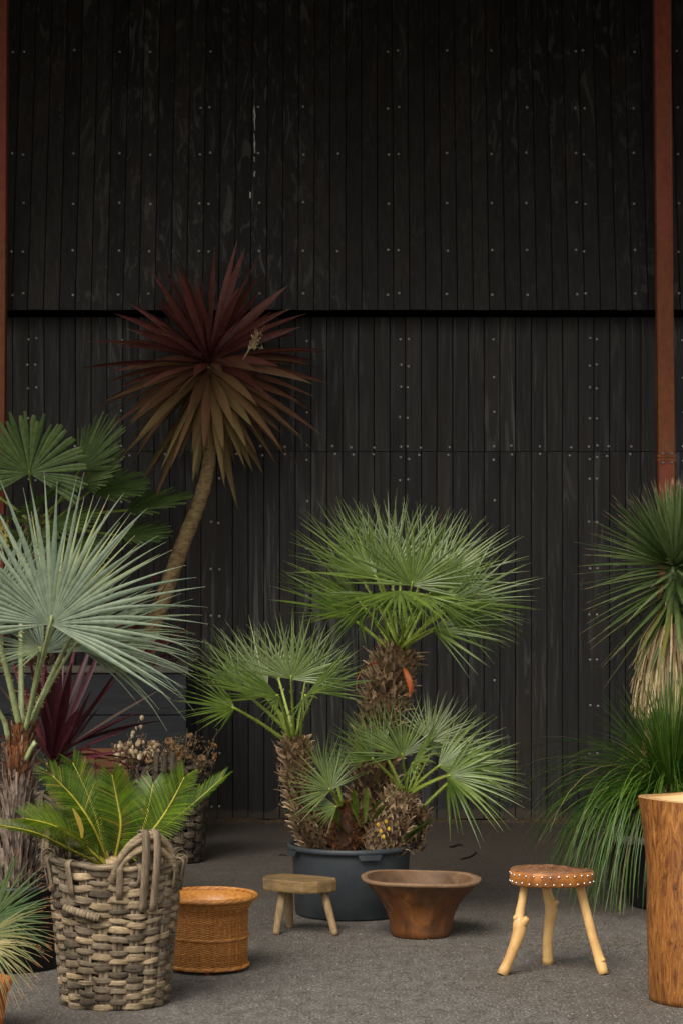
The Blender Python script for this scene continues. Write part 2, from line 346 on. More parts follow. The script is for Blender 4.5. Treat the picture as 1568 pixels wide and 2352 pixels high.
def mat_fibre(name, a, b, c): return simple_noise(name, [(.28, a), (.5, b), (.75, c)], 45, (1, 1, .5), rough=.85, bump=.7, bd=.006, spec=.15, rndmul=(.5, 1.5))
M['fibre'] = mat_fibre('palm_trunk_fibre', (.10, .06, .034), (.37, .255, .145), (.62, .48, .32))
M['fibre_red'] = mat_fibre('red_brown_fibre', (.05, .018, .009), (.17, .065, .028), (.30, .14, .065))
M['fibre_grey'] = mat_fibre('grey_brown_fibre', (.07, .05, .04), (.20, .15, .12), (.34, .275, .225))
M['trunk_core'] = simple_noise('dark_trunk_core', [(.3, (.015, .008, .004)), (.7, (.05, .025, .012))], 30, rough=.9)
M['orange_sheath'] = mat_leaf('orange_leaf_sheath', (.42, .07, .015), (.55, .14, .04), trans=.2, rough=.35)
M['yellow_scar'] = simple_noise('yellow_scar', [(.3, (.38, .21, .012)), (.7, (.5, .31, .03))], 20, bump=0, rough=.6)
M['bark'] = simple_noise('tan_cordyline_bark', [(.28, (.09, .06, .026)), (.5, (.25, .175, .085)), (.75, (.38, .28, .145))], 26, (1, 1, 2.6), rough=.85, bump=.8, bd=.008, spec=.2)
M['yucca_bark'] = simple_noise('yucca_bark', [(.28, (.10, .065, .03)), (.5, (.24, .17, .085)), (.75, (.38, .29, .16))], 30, (1, 1, 3), rough=.85, bump=.8, bd=.008, spec=.2)
M['flower'] = mat_leaf('yellow_bloom', (.42, .30, .03), (.55, .42, .08), trans=.1)
M['stem'] = simple_noise('dry_stem', [(.3, (.09, .06, .03)), (.7, (.18, .13, .08))], 30, bump=0, rough=.8)
M['honesty'] = mat_leaf('papery_seed_disc', (.46, .34, .19), (.72, .58, .38), trans=.3, rough=.45)
M['dried'] = mat_leaf('dried_seedhead', (.10, .055, .025), (.26, .165, .08), trans=0., rough=.8)
M['straw_flower'] = mat_leaf('dried_orange_petal', (.26, .11, .03), (.38, .2, .07), trans=.1, rough=.7)
M['straw'] = mat_leaf('scattered_straw', (.10, .075, .045), (.30, .235, .15), old=(.015, .01, .007), trans=0, rough=.8)
M['pebble'] = simple_noise('pale_grit', [(.3, (.10, .095, .09)), (.7, (.32, .30, .28))], 12, bump=0, rough=.85, rndmul=(.5, 1.3))

# ------------------------------------------------------------------ ground and roof
g = MB()
xs = [-60, -8] + [-4 + i * .25 for i in range(33)] + [8, 60]; ys = [-60, 0, 6] + [8 + i * .25 for i in range(36)] + [20, 60]
def gz(x, y): return 0.0
ix = [[g.add((x, y, 0)) for x in xs] for y in ys]
for j in range(len(ys) - 1):
    for i in range(len(xs) - 1): g.f.append((ix[j][i], ix[j][i + 1], ix[j + 1][i + 1], ix[j + 1][i]))
setp(g.build('ground', M['ground'], smooth=False), kind='structure')
ROOF_Y, ROOF_Z = 10.6, 5.5
r = MB(); r.box((-14, ROOF_Y, ROOF_Z), (14, 17.2, ROOF_Z + .12)); r.box((-14, ROOF_Y - .06, 5.25), (14, ROOF_Y - .002, ROOF_Z + .12)); setp(r.build('roof', M['roof'], smooth=False), kind='structure')  # unseen roof; front fascia added to cut sky light from the wall top

# ------------------------------------------------------------------ board walls
WY = 16.3; SC = F / WY; BW = 36.0 / SC
def plank_mesh(name, z0, z1, lean=0.0, w=BW, gap=.0042, d=.008, bev=.0018, taper=1.0):
    m = MB(); prof = [(gap / 2, 0), (gap / 2, -d + bev), (gap / 2 + bev, -d), (w - gap / 2 - bev, -d), (w - gap / 2, -d + bev), (w - gap / 2, 0)]
    n = 2; rings = []
    for k in range(n):
        t = k / (n - 1); rings.append([m.add((x, y + lean * t, lerp(z0, z1, t))) for x, y in prof])
    for k in range(n - 1):
        a, b = rings[k], rings[k + 1]
        for i in range(6): m.f.append((a[i], a[(i + 1) % 6], b[(i + 1) % 6], b[i]))
    m.f.append(tuple(reversed(rings[0]))); m.f.append(tuple(rings[-1]))
    return m.mesh(name, smooth=False, mat=M['plank'], fix=True)
def screw_mesh():
    m = MB(); m.lathe((0, 0, 0), [(.0088, 0), (.0082, .003), (.0058, .0052), (.002, .0062), (.0003, .0063)], 8); return m.mesh('screw', mat=M['screw'])
SM = screw_mesh()
def px2x(px, Y): return (px - CX) / F * Y
ZJ = H + (CY - 1037) / SC
lw = thing('board_wall', 'black stained grooved board wall rising from the ground behind the plants', 'wall', (0, WY, 0))
pm1, pm2 = plank_mesh('plank', .015, ZJ - .002), plank_mesh('plank', ZJ + .002, H + (CY - 729) / SC)
lines = [786.5 + 36 * k for k in range(-46, 47)]
for px in lines:
    x = px2x(px, WY)
    place('plank', pm1, lw, (x, WY - U(0, .0015) - .002, 0)); place('plank', pm2, lw, (x, WY - U(0, .0015), 0))
bk = MB(); bk.box((-4.6, WY + .001, .0), (4.6, WY + .03, H + (CY - 728) / SC)); bk.box((-4.6, WY + .12, 3.0), (4.6, WY + .15, 4.2)); bk.build('backing_sheet', M['void'], lw, smooth=False)  # upper near-black sheet stands in for the shadow under the overhang
for k in (-8, 16, -20, 4):
    if k == 4: continue
    x = px2x(786.5 + 36 * k, WY); j = MB(); j.box((x - .0016, WY - .0075, .02), (x + .0016, WY, 1.9)); j.build('joint_strip', M['joint'], lw, smooth=False)
def screw_at(par, px, py, Y, tilt=0.0):
    p = P(px + U(-2, 2), py + U(-2.5, 2.5), Y); place('screw', SM, par, p, (R(90) + tilt, 0, 0))
YS = WY - .0105
for jx in (74, 495, 928, 1362):
    for py in (777, 839, 890, 959, 1024, 1052, 1101, 1200, 1307, 1414, 1515, 1622, 1730, 1852):
        if jx == 495 and py < 1000: continue
        for dx in (-9, 9): screw_at(lw, jx + dx, py, YS)
for mx in (281, 706, 1133, 1567):
    for py in (781, 866, 945, 1023, 1057, 1151, 1260, 1370, 1562, 1760): screw_at(lw, mx, py, YS)
for px in (30, 120, 175, 300, 380, 545, 600, 655, 762, 806, 860, 965, 1030, 1175, 1240, 1310, 1395, 1448):
    screw_at(lw, px, 1026, YS); screw_at(lw, px + U(-6, 6), 1045, YS)
# upper boards: lean back slightly, their foot stands proud of the wall below
UY0, UZ0, UZ1 = 15.94, 3.214, 5.49; LEAN = .50 * (UZ1 - UZ0) / 2.0
uw = thing('upper_board_wall', 'upper black board wall leaning back, its foot overhanging the lower boards', 'wall', (0, UY0, UZ0))
UB = 36.5 / F * UY0
pmu = plank_mesh('plank', 0, UZ1 - UZ0, LEAN, UB)
for k in range(-46, 46): place('plank', pmu, uw, (px2x(794 + 36.5 * k, UY0), UY0 - U(0, .002), UZ0 + U(-.002, .002)))
b2 = MB(); lo = [b2.add((x, UY0 + y, UZ0 + .004)) for x, y in ((-4.6, .001), (4.6, .001), (4.6, .06), (-4.6, .06))]
hi = [b2.add((x, UY0 + y + LEAN, UZ1)) for x, y in ((-4.6, .001), (4.6, .001), (4.6, .06), (-4.6, .06))]
for i in range(4): b2.f.append((lo[i], lo[(i + 1) % 4], hi[(i + 1) % 4], hi[i]))
b2.f.append(tuple(reversed(lo))); b2.f.append(tuple(hi)); b2.build('backing_sheet', M['void'], uw, smooth=False, fix=True)
def UYat(py):                                        # depth of the leaning face at a frame height
    Y = UY0
    for _ in range(6): Y = UY0 + LEAN * ((H - (py - CY) / F * Y) - UZ0) / (UZ1 - UZ0)
    return Y - .0105
for py in (117, 247, 353, 466, 576, 675):
    for px in (30, 55, 170, 275, 345, 460, 482, 595, 697, 775, 891, 914, 1026, 1129, 1209, 1321, 1341, 1456, 1556):
        if random.random() < .1 or (py == 247 and px < 400): continue
        screw_at(uw, px + (px - 784) * (py - 400) * 1.0e-5, py, UYat(py), -math.atan2(LEAN, UZ1 - UZ0))
d = MB()
for y0, y1, dx in ((242, 300, 0), (306, 352, 0), (360, 372, 0), (392, 406, 0), (440, 456, -10)):
    pts = [P(585 + dx + U(-1, 1), lerp(y0, y1, k / 5), UYat(lerp(y0, y1, k / 5)) + .0005) for k in range(6)]
    d.leaf(pts, V((1, 0, 0)), [.003] + [U(.006, .012) for _ in range(4)] + [.003], fold=.2)
d.build('paint_drip', M['drip'], uw, label='broken white drip running down a board')

# ------------------------------------------------------------------ steel posts
def post(pxl0, pxr0, pxl1, pxr1, Y, label, detail=True):
    t = thing('steel_post', label, 'post', P((pxl1 + pxr1) / 2, 1880, Y) * V((1, 1, 0)) if False else V((px2x((pxl1 + pxr1) / 2, Y), Y, 0)), 'red steel posts in front of the wall')
    def seg(nm, y0, y1, gro=0, rn=.5):
        m = MB(); q = []
        for py in (y0, y1):
            t_ = py / 1150; l, r_ = lerp(pxl0, pxl1, t_), lerp(pxr0, pxr1, t_); z = H - (py - CY) / F * Y
            xl, xr = px2x(l, Y) - gro, px2x(r_, Y) + gro; b = .004
            q.append([m.add((x, y, z), rn) for x, y in ((xl, Y + .1), (xl, Y - gro + b), (xl + b, Y - gro), (xr - b, Y - gro), (xr, Y - gro + b), (xr, Y + .1))])
        for i in range(6): m.f.append((q[0][i], q[0][(i + 1) % 6], q[1][(i + 1) % 6], q[1][i]))
        m.f.append(tuple(q[0])); m.f.append(tuple(reversed(q[1]))); return m.build(nm, M['rust'], t, smooth=False, fix=True)
    yb = CY + H * F / Y
    seg('upper_length', -260, 550, rn=.1); seg('middle_length', 554, 1044, rn=.85); seg('lower_length', 1060, yb - .5, rn=0.)
    seg('seam_plate', 550, 554, -.003)
    a = seg('flange', 1044, 1050.5, .006); b = seg('flange', 1053, 1060, .006); seg('gasket', 1050.5, 1053, -.004)
    bmm = MB(); bmm.lathe((0, 0, 0), [(.0105, 0), (.0105, .007), (.008, .010), (.0005, .010)], 6); me = bmm.mesh('bolt', mat=M['bolt'], smooth=False)
    for f in (.22, .78):
        x = lerp(px2x(lerp(pxl0, pxl1, .92), Y), px2x(lerp(pxr0, pxr1, .92), Y), f)
        place('bolt', me, b, (x, Y - .022, H - (1061 - CY) / F * Y), (R(180), 0, 0)); place('bolt', me, a, (x, Y - .022, H - (1043.5 - CY) / F * Y))
    return t
post(1502, 1540, 1512, 1550, 15.75, 'rusty red steel post with bolted flange beside the spiky yucca')
post(-24, 17, -30, 10, 15.75, 'rusty red steel post behind the windmill palm')

# ------------------------------------------------------------------ raised planter
PY0 = 15.2; sc = F / PY0
pl = thing('timber_planter', 'charcoal raised timber planter with grey green cap board against the wall', 'planter', (px2x(180, PY0), PY0, 0))
xr = px2x(428, PY0); xl = px2x(-160, PY0); zt = H - (1546 - CY) / sc
nb = 4
for k in range(nb):
    m = MB(); z0 = .01 + k * (zt - .01) / nb; m.box((xl, PY0, z0 + .002), (xr, PY0 + .035, z0 + (zt - .01) / nb - .002), .003); m.build('board', M['planter'], pl, smooth=False)
    m = MB(); m.box((xr - .035, PY0 + .037, z0 + .002), (xr - .001, 16.25, z0 + (zt - .01) / nb - .002), .003); m.build('board', M['planter'], pl, smooth=False)
m = MB(); m.box((xl, PY0 - .02, zt + .001), (xr + .015, PY0 + .10, zt + .042), .004); m.build('cap_board', M['cap'], pl, smooth=False)
m = MB(); m.box((xr - .09, PY0 + .102, zt + .001), (xr + .015, 16.25, zt + .040), .004); m.build('cap_board', M['cap'], pl, smooth=False)
m = MB(); m.box((xl + .01, PY0 + .036, .02), (xr - .036, 16.24, zt - .03)); m.build('soil', M['soil'], pl, smooth=False)

# ------------------------------------------------------------------ plant builders
UPZ = V((0, 0, 1))
def fan(parent, mat, pmat, base, hub, tip, face, spread=100, n=34, split=.5, droop=.10, cup=.22, wf=1.0, tint=(0, 1), age=0., pr=.011, thorns=0, tail=.62, stiff=1.0, blunt=.0, bend=None, agej=0., tws=1.0):
    """one fan frond: a pleated blade split into segments, its stalk a sub-part"""
    base, hub, tip = V(base), V(hub), V(tip); a = tip - hub; Rr = a.length; a.normalize(); face = V(face)
    nr = (face - a * face.dot(a)).normalized(); b = a.cross(nr); sp = R(spread); dth = 2 * sp / (n - 1)
    m = MB(); fr = random.random()
    for i in range(n):
        u = -1 + 2 * i / (n - 1); th = u * sp + U(-.28, .28) * dth
        L = Rr * (1 - (1 - tail) * abs(u) ** 2.2) * U(.90, 1.06)
        dj = U(.5, 1.6); tw = U(-.10, .10); lift = U(-.16, .16); twist = U(-.75, .75) * tws; tw *= tws; lift *= tws
        dd = a * math.cos(th) + b * math.sin(th); ss = -a * math.sin(th) + b * math.cos(th)
        pts = []; ws = []; sides = []
        spl = split * U(.85, 1.12)
        for t in (0.015, .15, .32, .48, .62, .75, .87, .95, 1.0):
            r_ = t * L; q = max(0, t - spl)
            p = hub + dd * r_ + nr * (cup * r_ * (abs(math.sin(th * .5)) ** 1.3) + lift * L * q) + ss * (tw * q * L)
            p.z -= droop * dj * L * (t ** 2.4)
            pts.append(p)
            w0 = 2 * min(t, spl) * L * math.tan(dth / 2) * 1.02
            if t > spl: w0 *= wf * (1 - (1 - blunt) * ((t - spl) / (1 - spl)) ** 1.05) + .02
            ws.append(max(w0, .0012)); sides.append((ss + nr * (twist * min(1, max(0, (t - spl) / .25)) + U(-.05, .05))).normalized())
        m.leaf(pts, sides, ws, fold=-.75, rnd=min(1, max(0, lerp(tint[0], tint[1], .35 * fr + .65 * random.random() ** 1.2))), age=min(1, max(0, age + U(-agej, agej))))
    fo = m.build('frond', mat, parent)
    mid = bend if bend is not None else (base + hub) * .5 + UPZ * .03 * (hub - base).length
    pts = bez([base, mid, hub, hub + a * Rr * .05], 8)
    pm = MB(); pm.tube(pts, [lerp(pr * 1.55, pr * .62, i / 8) for i in range(9)], 6, rnd=random.random(), flat=.6)
    po = pm.build('petiole', pmat, fo)
    if thorns:
        tm = MB(); sd = (hub - base).cross(V((0, 1, .1))).normalized()
        for k in range(thorns):
            t = U(.15, .95); p = pts[0].lerp(pts[-2], t); p = interp(pts[:-1], t); s_ = random.choice((-1, 1)); rr = lerp(pr * 1.5, pr * .62, t)
            tm.leaf([p + sd * s_ * rr * .8, p + sd * s_ * (rr + .007) + (hub - base).normalized() * .004], (hub - base).normalized(), [.005, .0006], fold=.2)
        tm.build('thorns', M['thorn'], fo, kind='stuff')
    return fo
def scaly_trunk(parent, path, radii, mat, sw=.035, sl=.05, rows=26, per=11, out=.35, core=None, name='trunk', lab=None, hairs=60):
    pts = bez(path, 18); m = MB(); rad = [interp(radii, i / 18) for i in range(19)]
    m.tube(pts, [r_ * .9 for r_ in rad], 14); tk = m.build(name, core or M['trunk_core'], parent, label=lab)
    s = MB()
    for j in range(rows):
        t = (j + U(-.3, .3)) / (rows - 1); t = min(1, max(0, t)); c = interp(pts, t); r_ = interp(rad, t)
        ax = (interp(pts, min(1, t + .05)) - interp(pts, max(0, t - .05))).normalized(); e1 = ax.orthogonal().normalized(); e2 = ax.cross(e1)
        for k in range(per):
            a = 2 * math.pi * (k + .5 * (j % 2) + U(-.2, .2)) / per; o = e1 * math.cos(a) + e2 * math.sin(a); sd = ax.cross(o)
            l = sl * U(.7, 1.3); w = sw * U(.7, 1.25); q = out * U(.4, 1.5)
            p0 = c + o * r_ * .86 - ax * l * .3
            s.leaf([p0, p0 + ax * l * .4 + o * l * q * .5, p0 + ax * l * .75 + o * l * q * .95, p0 + ax * l * U(.85, 1.15) + o * l * q * U(1.0, 1.8)], (sd + ax * U(-.3, .3)).normalized(), [w, w * 1.05, w * .7, w * U(.12, .4)], fold=.5, rnd=random.random())
    for k in range(hairs):
        t = random.random(); c = interp(pts, t); r_ = interp(rad, t); a = U(0, 6.28); o = V((math.cos(a), math.sin(a), 0)); l = U(.03, .08)
        p0 = c + o * r_; s.leaf([p0, p0 + o * l * .5 + UPZ * U(-.02, .03), p0 + o * l * U(.5, .9) + UPZ * U(-.05, .05)], UPZ, [.003, .0025, .001], rnd=random.random())
    s.build('leaf_bases', mat, tk, kind='stuff'); return tk
def soil_disc(parent, c, r_, z, bumpy=.012):
    m = MB(); n = 40; rings = []
    for j in range(8):
        q = j / 7; rings.append([m.add((c[0] + r_ * q * math.cos(6.283 * k / n), c[1] + r_ * q * math.sin(6.283 * k / n), z + (U(-bumpy, bumpy) if j < 7 else 0))) for k in range(n)])
    for j in range(7):
        for k in range(n): m.f.append((rings[j][k], rings[j][(k + 1) % n], rings[j + 1][(k + 1) % n], rings[j + 1][k]))
    return m.build('soil', M['soil'], parent, smooth=False)
def sword(m, base, d, L, w, droop, n=9, fold=.5, rnd=.5, age=0., w0=.45, peak=.35, roll=None, sag=2.0):
    d = d.normalized(); sd = d.cross(UPZ); sd = sd.normalized() if sd.length > .05 else V((1, 0, 0))
    if roll: sd = (Matrix.Rotation(roll, 3, d) @ sd)
    pts = []; ws = []
    for i in range(n):
        t = i / (n - 1); p = base + d * (L * t); p.z -= droop * L * t ** sag; pts.append(p)
        ws.append(w * (lerp(w0, 1, min(1, t / peak)) if t < peak else max(.02, 1 - ((t - peak) / (1 - peak)) ** 1.7)))
    m.leaf(pts, sd, ws, fold=-fold, rnd=rnd, age=age)
def sph(az, el): return V((math.cos(az) * math.cos(el), math.sin(az) * math.cos(el), math.sin(el)))

# ------------------------------------------------------------------ tall maroon cordyline in the planter
CYD = 15.6; s_ = F / CYD
tc = thing('cordyline_tree', 'tall maroon cordyline with a bent bare trunk growing from the timber planter', 'tree', P(330, 1545, CYD))
tp = [P(x, y, CYD) for x, y in ((325, 1560), (350, 1450), (378, 1368), (404, 1295), (430, 1225), (456, 1160), (474, 1100), (483, 1040), (485, 980), (481, 900), (479, 840))]
m = MB(); tb = bez(tp, 60)
rr = [interp([21, 20, 19, 18, 17.5, 17, 16, 14.5, 13.5, 12, 9], i / 60) / s_ * (1 + .06 * math.sin(i * 2.1) + U(-.04, .04)) for i in range(61)]
m.tube(tb, rr, 16); tk = m.build('trunk', M['bark'], tc)
ctr = P(479, 838, CYD)
random.seed(11)
for k in range(165):
    el = math.asin(max(-1, min(1, -0.98 + 1.96 * (k + .5) / 165))); az = k * 2.39996 + U(-.2, .2)
    d_ = sph(az, el + U(-.08, .08)); L = U(.50, .82) * (1.0 if el > -.3 else .95)
    low = max(0, min(1, (-el + .30 + U(-.3, .3)) / 1.25)); hang = max(0., (-el - .2))
    b0 = ctr + V((d_.x * .03, d_.y * .03, d_.z * .07 - .03 * low))
    m = MB(); sword(m, b0, d_, L, U(.046, .070), U(.0, .14) + .12 * (1 - abs(el) / 1.57), 11, .45, random.random(), min(1, max(0, low * U(.55, 1.3) - .03)), w0=.38, peak=.5, roll=U(-1.2, 1.2) * (1. if el < .8 else 2) * (.5 if el < -.7 else 1))
    m.build('leaf', M['cord'], tc)
m = MB(); fl = P(588, 782, CYD - .35)
for k in range(14):
    e = fl + V((U(-.05, .05), U(-.03, .03), U(-.06, .08))); pts = bez([fl + V((-.08, 0, -.12)), fl + V((-.03, 0, -.04)), e], 5); m.tube(pts, .0016, 4)
    for q in range(9):
        c = interp(pts, U(.55, 1)) + V((U(-.012, .012), U(-.012, .012), U(-.012, .012))); m.leaf([c, c + V((0, 0, .007)), c + V((0, -.004, .012))], V((1, 0, 0)), [.004, .007, .002], rnd=random.random())
m.build('flower_spray', M['dead'], tc, kind='stuff', label='small dry straw coloured flower spray')

# ------------------------------------------------------------------ windmill palm in the planter
random.seed(5)
TY = 15.45
tr = thing('windmill_palm', 'green windmill palm with round fans at the end of the planter', 'palm', P(86, 1545, TY))
scaly_trunk(tr, [P(86, 1560, TY), P(88, 1400, TY), P(86, 1250, TY), P(86, 1195, TY)], [.085, .09, .085, .05], M['fibre'], rows=26, per=9)
cr = P(86, 1215, TY)
T_ = [((68, 1087, -.45), (66, 941, -.55), (0, -1, .25), 118, 40, .8, .66), ((182, 1082, -.1), (282, 958, -.15), (-.75, -.45, .2), 60, 24, .55, .66), ((188, 1112, -.2), (286, 1040, -.3), (-.4, -.5, .7), 62, 24, .6, .6),
      ((205, 1130, -.1), (340, 1092, 0), (-.1, -.45, .9), 70, 26, .7, .6), ((292, 1172, .1), (442, 1136, .1), (0, -.25, 1), 75, 22, .6, .6), ((278, 1232, .05), (398, 1222, 0), (0, -.3, 1), 75, 22, .6, .6),
      ((20, 1190, -.35), (-40, 1170, -.6), (.2, -.35, 1), 90, 30, .6, .6), ((92, 1165, -.3), (130, 1110, -.55), (0, -.6, .8), 95, 30, .6, .6), ((125, 1200, -.3), (215, 1205, -.45), (.1, -.5, .8), 85, 28, .6, .6), ((160, 1240, -.3), (215, 1310, -.45), (.4, -.6, .5), 80, 26, .6, .6), ((-20, 1130, .1), (-90, 1040, .1), (.4, -.6, .4), 90, 30, .6, .6), ((50, 1225, -.2), (10, 1270, -.4), (0, -.7, .5), 90, 28, .6, .6)]
for (h, tpx, fc, spd, nn, spl, tl) in T_:
    fan(tr, M['trach'], M['cham_pet'], cr + V((U(-.03, .03), U(-.03, .03), U(-.05, .05))), P(h[0], h[1], TY + h[2]), P(tpx[0], tpx[1], TY + tpx[2]), fc, spd, nn, split=spl, droop=.04, cup=.22, tail=.80, blunt=.5, pr=.009, wf=1.0, tws=.3)
m = MB()
for k in range(110):
    c = P(U(-14, 18), U(1192, 1250), TY - .45); m.leaf([c, c + V((U(-.01, .01), 0, -.012)), c + V((U(-.01, .01), U(-.01, .01), -.024))], V((1, 0, 0)), [.006, .011, .003], rnd=random.random())
m.build('flower_cluster', M['flower'], tr, kind='stuff', label='hanging yellow bloom')

# ------------------------------------------------------------------ red flax in the planter
random.seed(9)
ph = thing('red_flax', 'clump of narrow red flax leaves in the planter beside the bent trunk', 'plant', P(265, 1545, 15.5))
b0 = P(262, 1548, 15.5)
for (tx, ty, dy) in [(205, 1300, 0), (232, 1285, .1), (228, 1330, -.1), (262, 1300, -.1), (290, 1335, 0), (318, 1320, .1), (345, 1340, -.1), (375, 1262, .1), (386, 1275, .05), (392, 1330, 0), (430, 1382, 0), (445, 1405, 0), (452, 1432, -.1), (438, 1452, -.1), (440, 1485, -.15), (420, 1510, -.1), (432, 1520, -.2), (190, 1345, .1), (160, 1360, 0), (210, 1390, -.15), (245, 1370, -.2), (275, 1400, -.2), (330, 1400, -.2), (360, 1440, -.25), (185, 1430, -.2)]:
    e = P(tx, ty, 15.5 + dy); dv = e - b0; m = MB(); bs = b0 + V((U(-.06, .06), U(-.05, .05), 0)); dv = e - bs; dr = .12 * (1 if ty > 1380 else .1); dv.z += dr * dv.length
    sword(m, bs, dv, dv.length, U(.020, .034), dr, 8, .6, random.random(), 0, w0=.8, peak=.3, roll=U(-.8, .8)); m.build('leaf', M['phorm'], ph)

# ------------------------------------------------------------------ silver palm, left
random.seed(21)
SY = 11.1; ss_ = F / SY
spt = thing('plastic_pot', 'large black plastic pot under the silver palm', 'pot', (px2x(30, SY), SY, 0))
cx, cy = px2x(30, SY), SY
m = MB(); m.lathe((cx, cy, 0), [(.19, .0), (.21, .004), (.242, .345), (.262, .347), (.262, .372), (.238, .372), (.230, .30), (.1, .29)], 56); m.build('shell', M['black_plastic'], spt, fix=True)
soil_disc(spt, (cx, cy), .233, .335, .02)
sp_ = thing('silver_palm', 'silver blue fan palm with toothed stalks in a black pot', 'palm', (cx, cy, .335))
scaly_trunk(sp_, [P(30, 2030, SY), P(32, 1960, SY), P(36, 1860, SY), P(42, 1770, SY), P(46, 1700, SY)], [.115, .085, .06, .048, .034], M['fibre_grey'], rows=30, per=15, sw=.020, sl=.12, out=.22, hairs=160)
scaly_trunk(sp_, [P(36, 1790, SY - .02), P(44, 1735, SY - .02), P(50, 1688, SY - .02)], [.045, .05, .03], M['fibre_red'], rows=9, per=8, sw=.04, sl=.09, out=.2, name='crown_fibre', hairs=60)
m = MB()
pts = bez([P(20, 1700, SY - .05), P(12, 1660, SY - .06), P(-8, 1625, SY - .1)], 5); m.tube(pts, [.012, .013, .012, .011, .010, .010], 8, flat=.6); m.build('cut_stalk', M['silver_pet'], sp_)
m = MB(); pts = bez([P(60, 1745, SY - .07), P(70, 1722, SY - .08), P(82, 1704, SY - .09)], 4); m.tube(pts, [.018, .017, .016, .016, .017], 8, flat=.6); m.build('cut_stalk', M['silver_pet'], sp_)
cr = P(48, 1700, SY)
F_ = [ # hub, tip, face, spread, n, droop, age
    ((116, 1434, -.32), (186, 1060, -.30), (-.12, -1, .35), 108, 42, .08, 0., .42),
    ((124, 1428, -.12), (212, 1140, .10), (-.35, -1, .25), 45, 20, .03, .62, .4),
    ((170, 1484, -.10), (462, 1385, .05), (-.25, -.75, .8), 58, 26, .16, .05, .42),
    ((160, 1470, .1), (470, 1425, .0), (-.1, -.7, .7), 46, 20, .32, .12, .42),
    ((94, 1492, -.25), (-20, 1478, -.30), (.15, -.6, .8), 55, 12, .08, .25, .4),
    ((48, 1420, .25), (-60, 1230, .3), (.5, -1, .3), 85, 30, .08, .05, .42),
    ((-20, 1400, -.1), (-60, 1180, -.1), (.2, -1, .3), 100, 34, .08, .0, .42),
    ((100, 1500, .25), (70, 1330, .4), (0, -1, .5), 100, 30, .08, .0, .42)]
for i, (h, tpx, fc, spd, nn, dr, ag, spl) in enumerate(F_):
    hub = P(h[0], h[1], SY + h[2])
    fan(sp_, M['silver'], M['silver_pet'], cr + V((U(-.02, .02), U(-.03, .03), -.02)), hub, P(tpx[0], tpx[1], SY + tpx[2]), fc, spd, nn, split=spl, droop=dr, cup=.2, age=ag, agej=.1, pr=.0115, thorns=26, tail=.9, wf=.85, tws=.7)

# ------------------------------------------------------------------ many-stemmed fan palm in the charcoal pot
random.seed(33)
QY = 12.55; qs = F / QY; qx = px2x(806, QY)
pot = thing('nursery_pot', 'wide charcoal plastic pot with moulded grip tabs behind the wooden bowl', 'pot', (qx, QY, 0))
m = MB(); m.lathe((qx, QY, 0), [(.02, .002), (.262, .002), (.272, .012), (.287, .300), (.290, .318), (.306, .320), (.309, .328), (.309, .342), (.300, .346), (.290, .340), (.283, .25), (.1, .24)], 80); m.build('shell', M['plastic'], pot, fix=True)
for a0, a1 in ((-84, -62), (188, 212), (20, 42)):
    m = MB(); n = 10; q = []
    for k in range(n + 1):
        a = R(lerp(a0, a1, k / n)); z1 = .296 + (.022 if k in (0, n) else 0)
        q.append([m.add((qx + rr_ * math.cos(a), QY + rr_ * math.sin(a), z)) for rr_, z in ((.292, .3195), (.313, .3225), (.313, z1), (.292, z1))])
    for k in range(n):
        for i in range(4): m.f.append((q[k][i], q[k + 1][i], q[k + 1][(i + 1) % 4], q[k][(i + 1) % 4]))
    m.f.append(tuple(q[0])); m.f.append(tuple(reversed(q[-1]))); m.build('grip_tab', M['plastic'], pot, smooth=False, fix=True)
soil_disc(pot, (qx, QY), .287, .325, .014)
pa = thing('fan_palm_clump', 'many-stemmed green fan palm with shaggy trunks in the charcoal pot', 'palm', (qx, QY, .325))
YA, YB, YC, YD, YE = QY + .10, QY - .02, QY - .12, QY - .17, QY + .05
scaly_trunk(pa, [P(850, 1945, YA), P(855, 1860, YA), P(862, 1740, YA), P(880, 1620, YA), P(898, 1540, YA), P(912, 1495, YA)], [.12, .11, .10, .096, .094, .06], M['fibre'], rows=44, per=16, sw=.034, sl=.050, out=.75, hairs=420)
scaly_trunk(pa, [P(735, 1948, YB), P(705, 1880, YB), P(685, 1800, YB), P(678, 1735, YB), P(680, 1700, YB)], [.085, .07, .06, .056, .04], M['fibre'], rows=30, per=12, sw=.030, sl=.040, out=.65, hairs=260)
scaly_trunk(pa, [P(880, 1955, YC), P(895, 1900, YC), P(912, 1850, YC), P(922, 1822, YC)], [.10, .10, .085, .055], M['fibre'], rows=18, per=15, sw=.036, sl=.04, out=.4, hairs=120)
scaly_trunk(pa, [P(792, 1950, YD), P(794, 1905, YD), P(796, 1868, YD), P(796, 1850, YD)], [.065, .068, .06, .02], M['fibre_red'], rows=11, per=11, sw=.03, sl=.036, out=.35, name='offset_trunk', hairs=90)
scaly_trunk(pa, [P(940, 1945, YE), P(950, 1890, YE), P(958, 1855, YE)], [.07, .07, .04], M['fibre'], rows=11, per=11, sw=.03, sl=.036, out=.35, name='offset_trunk', hairs=60)
cA, cB, cC, cD, cE = P(914, 1497, YA), P(681, 1702, YB), P(924, 1822, YC), P(790, 1852, YD), P(956, 1858, YE)
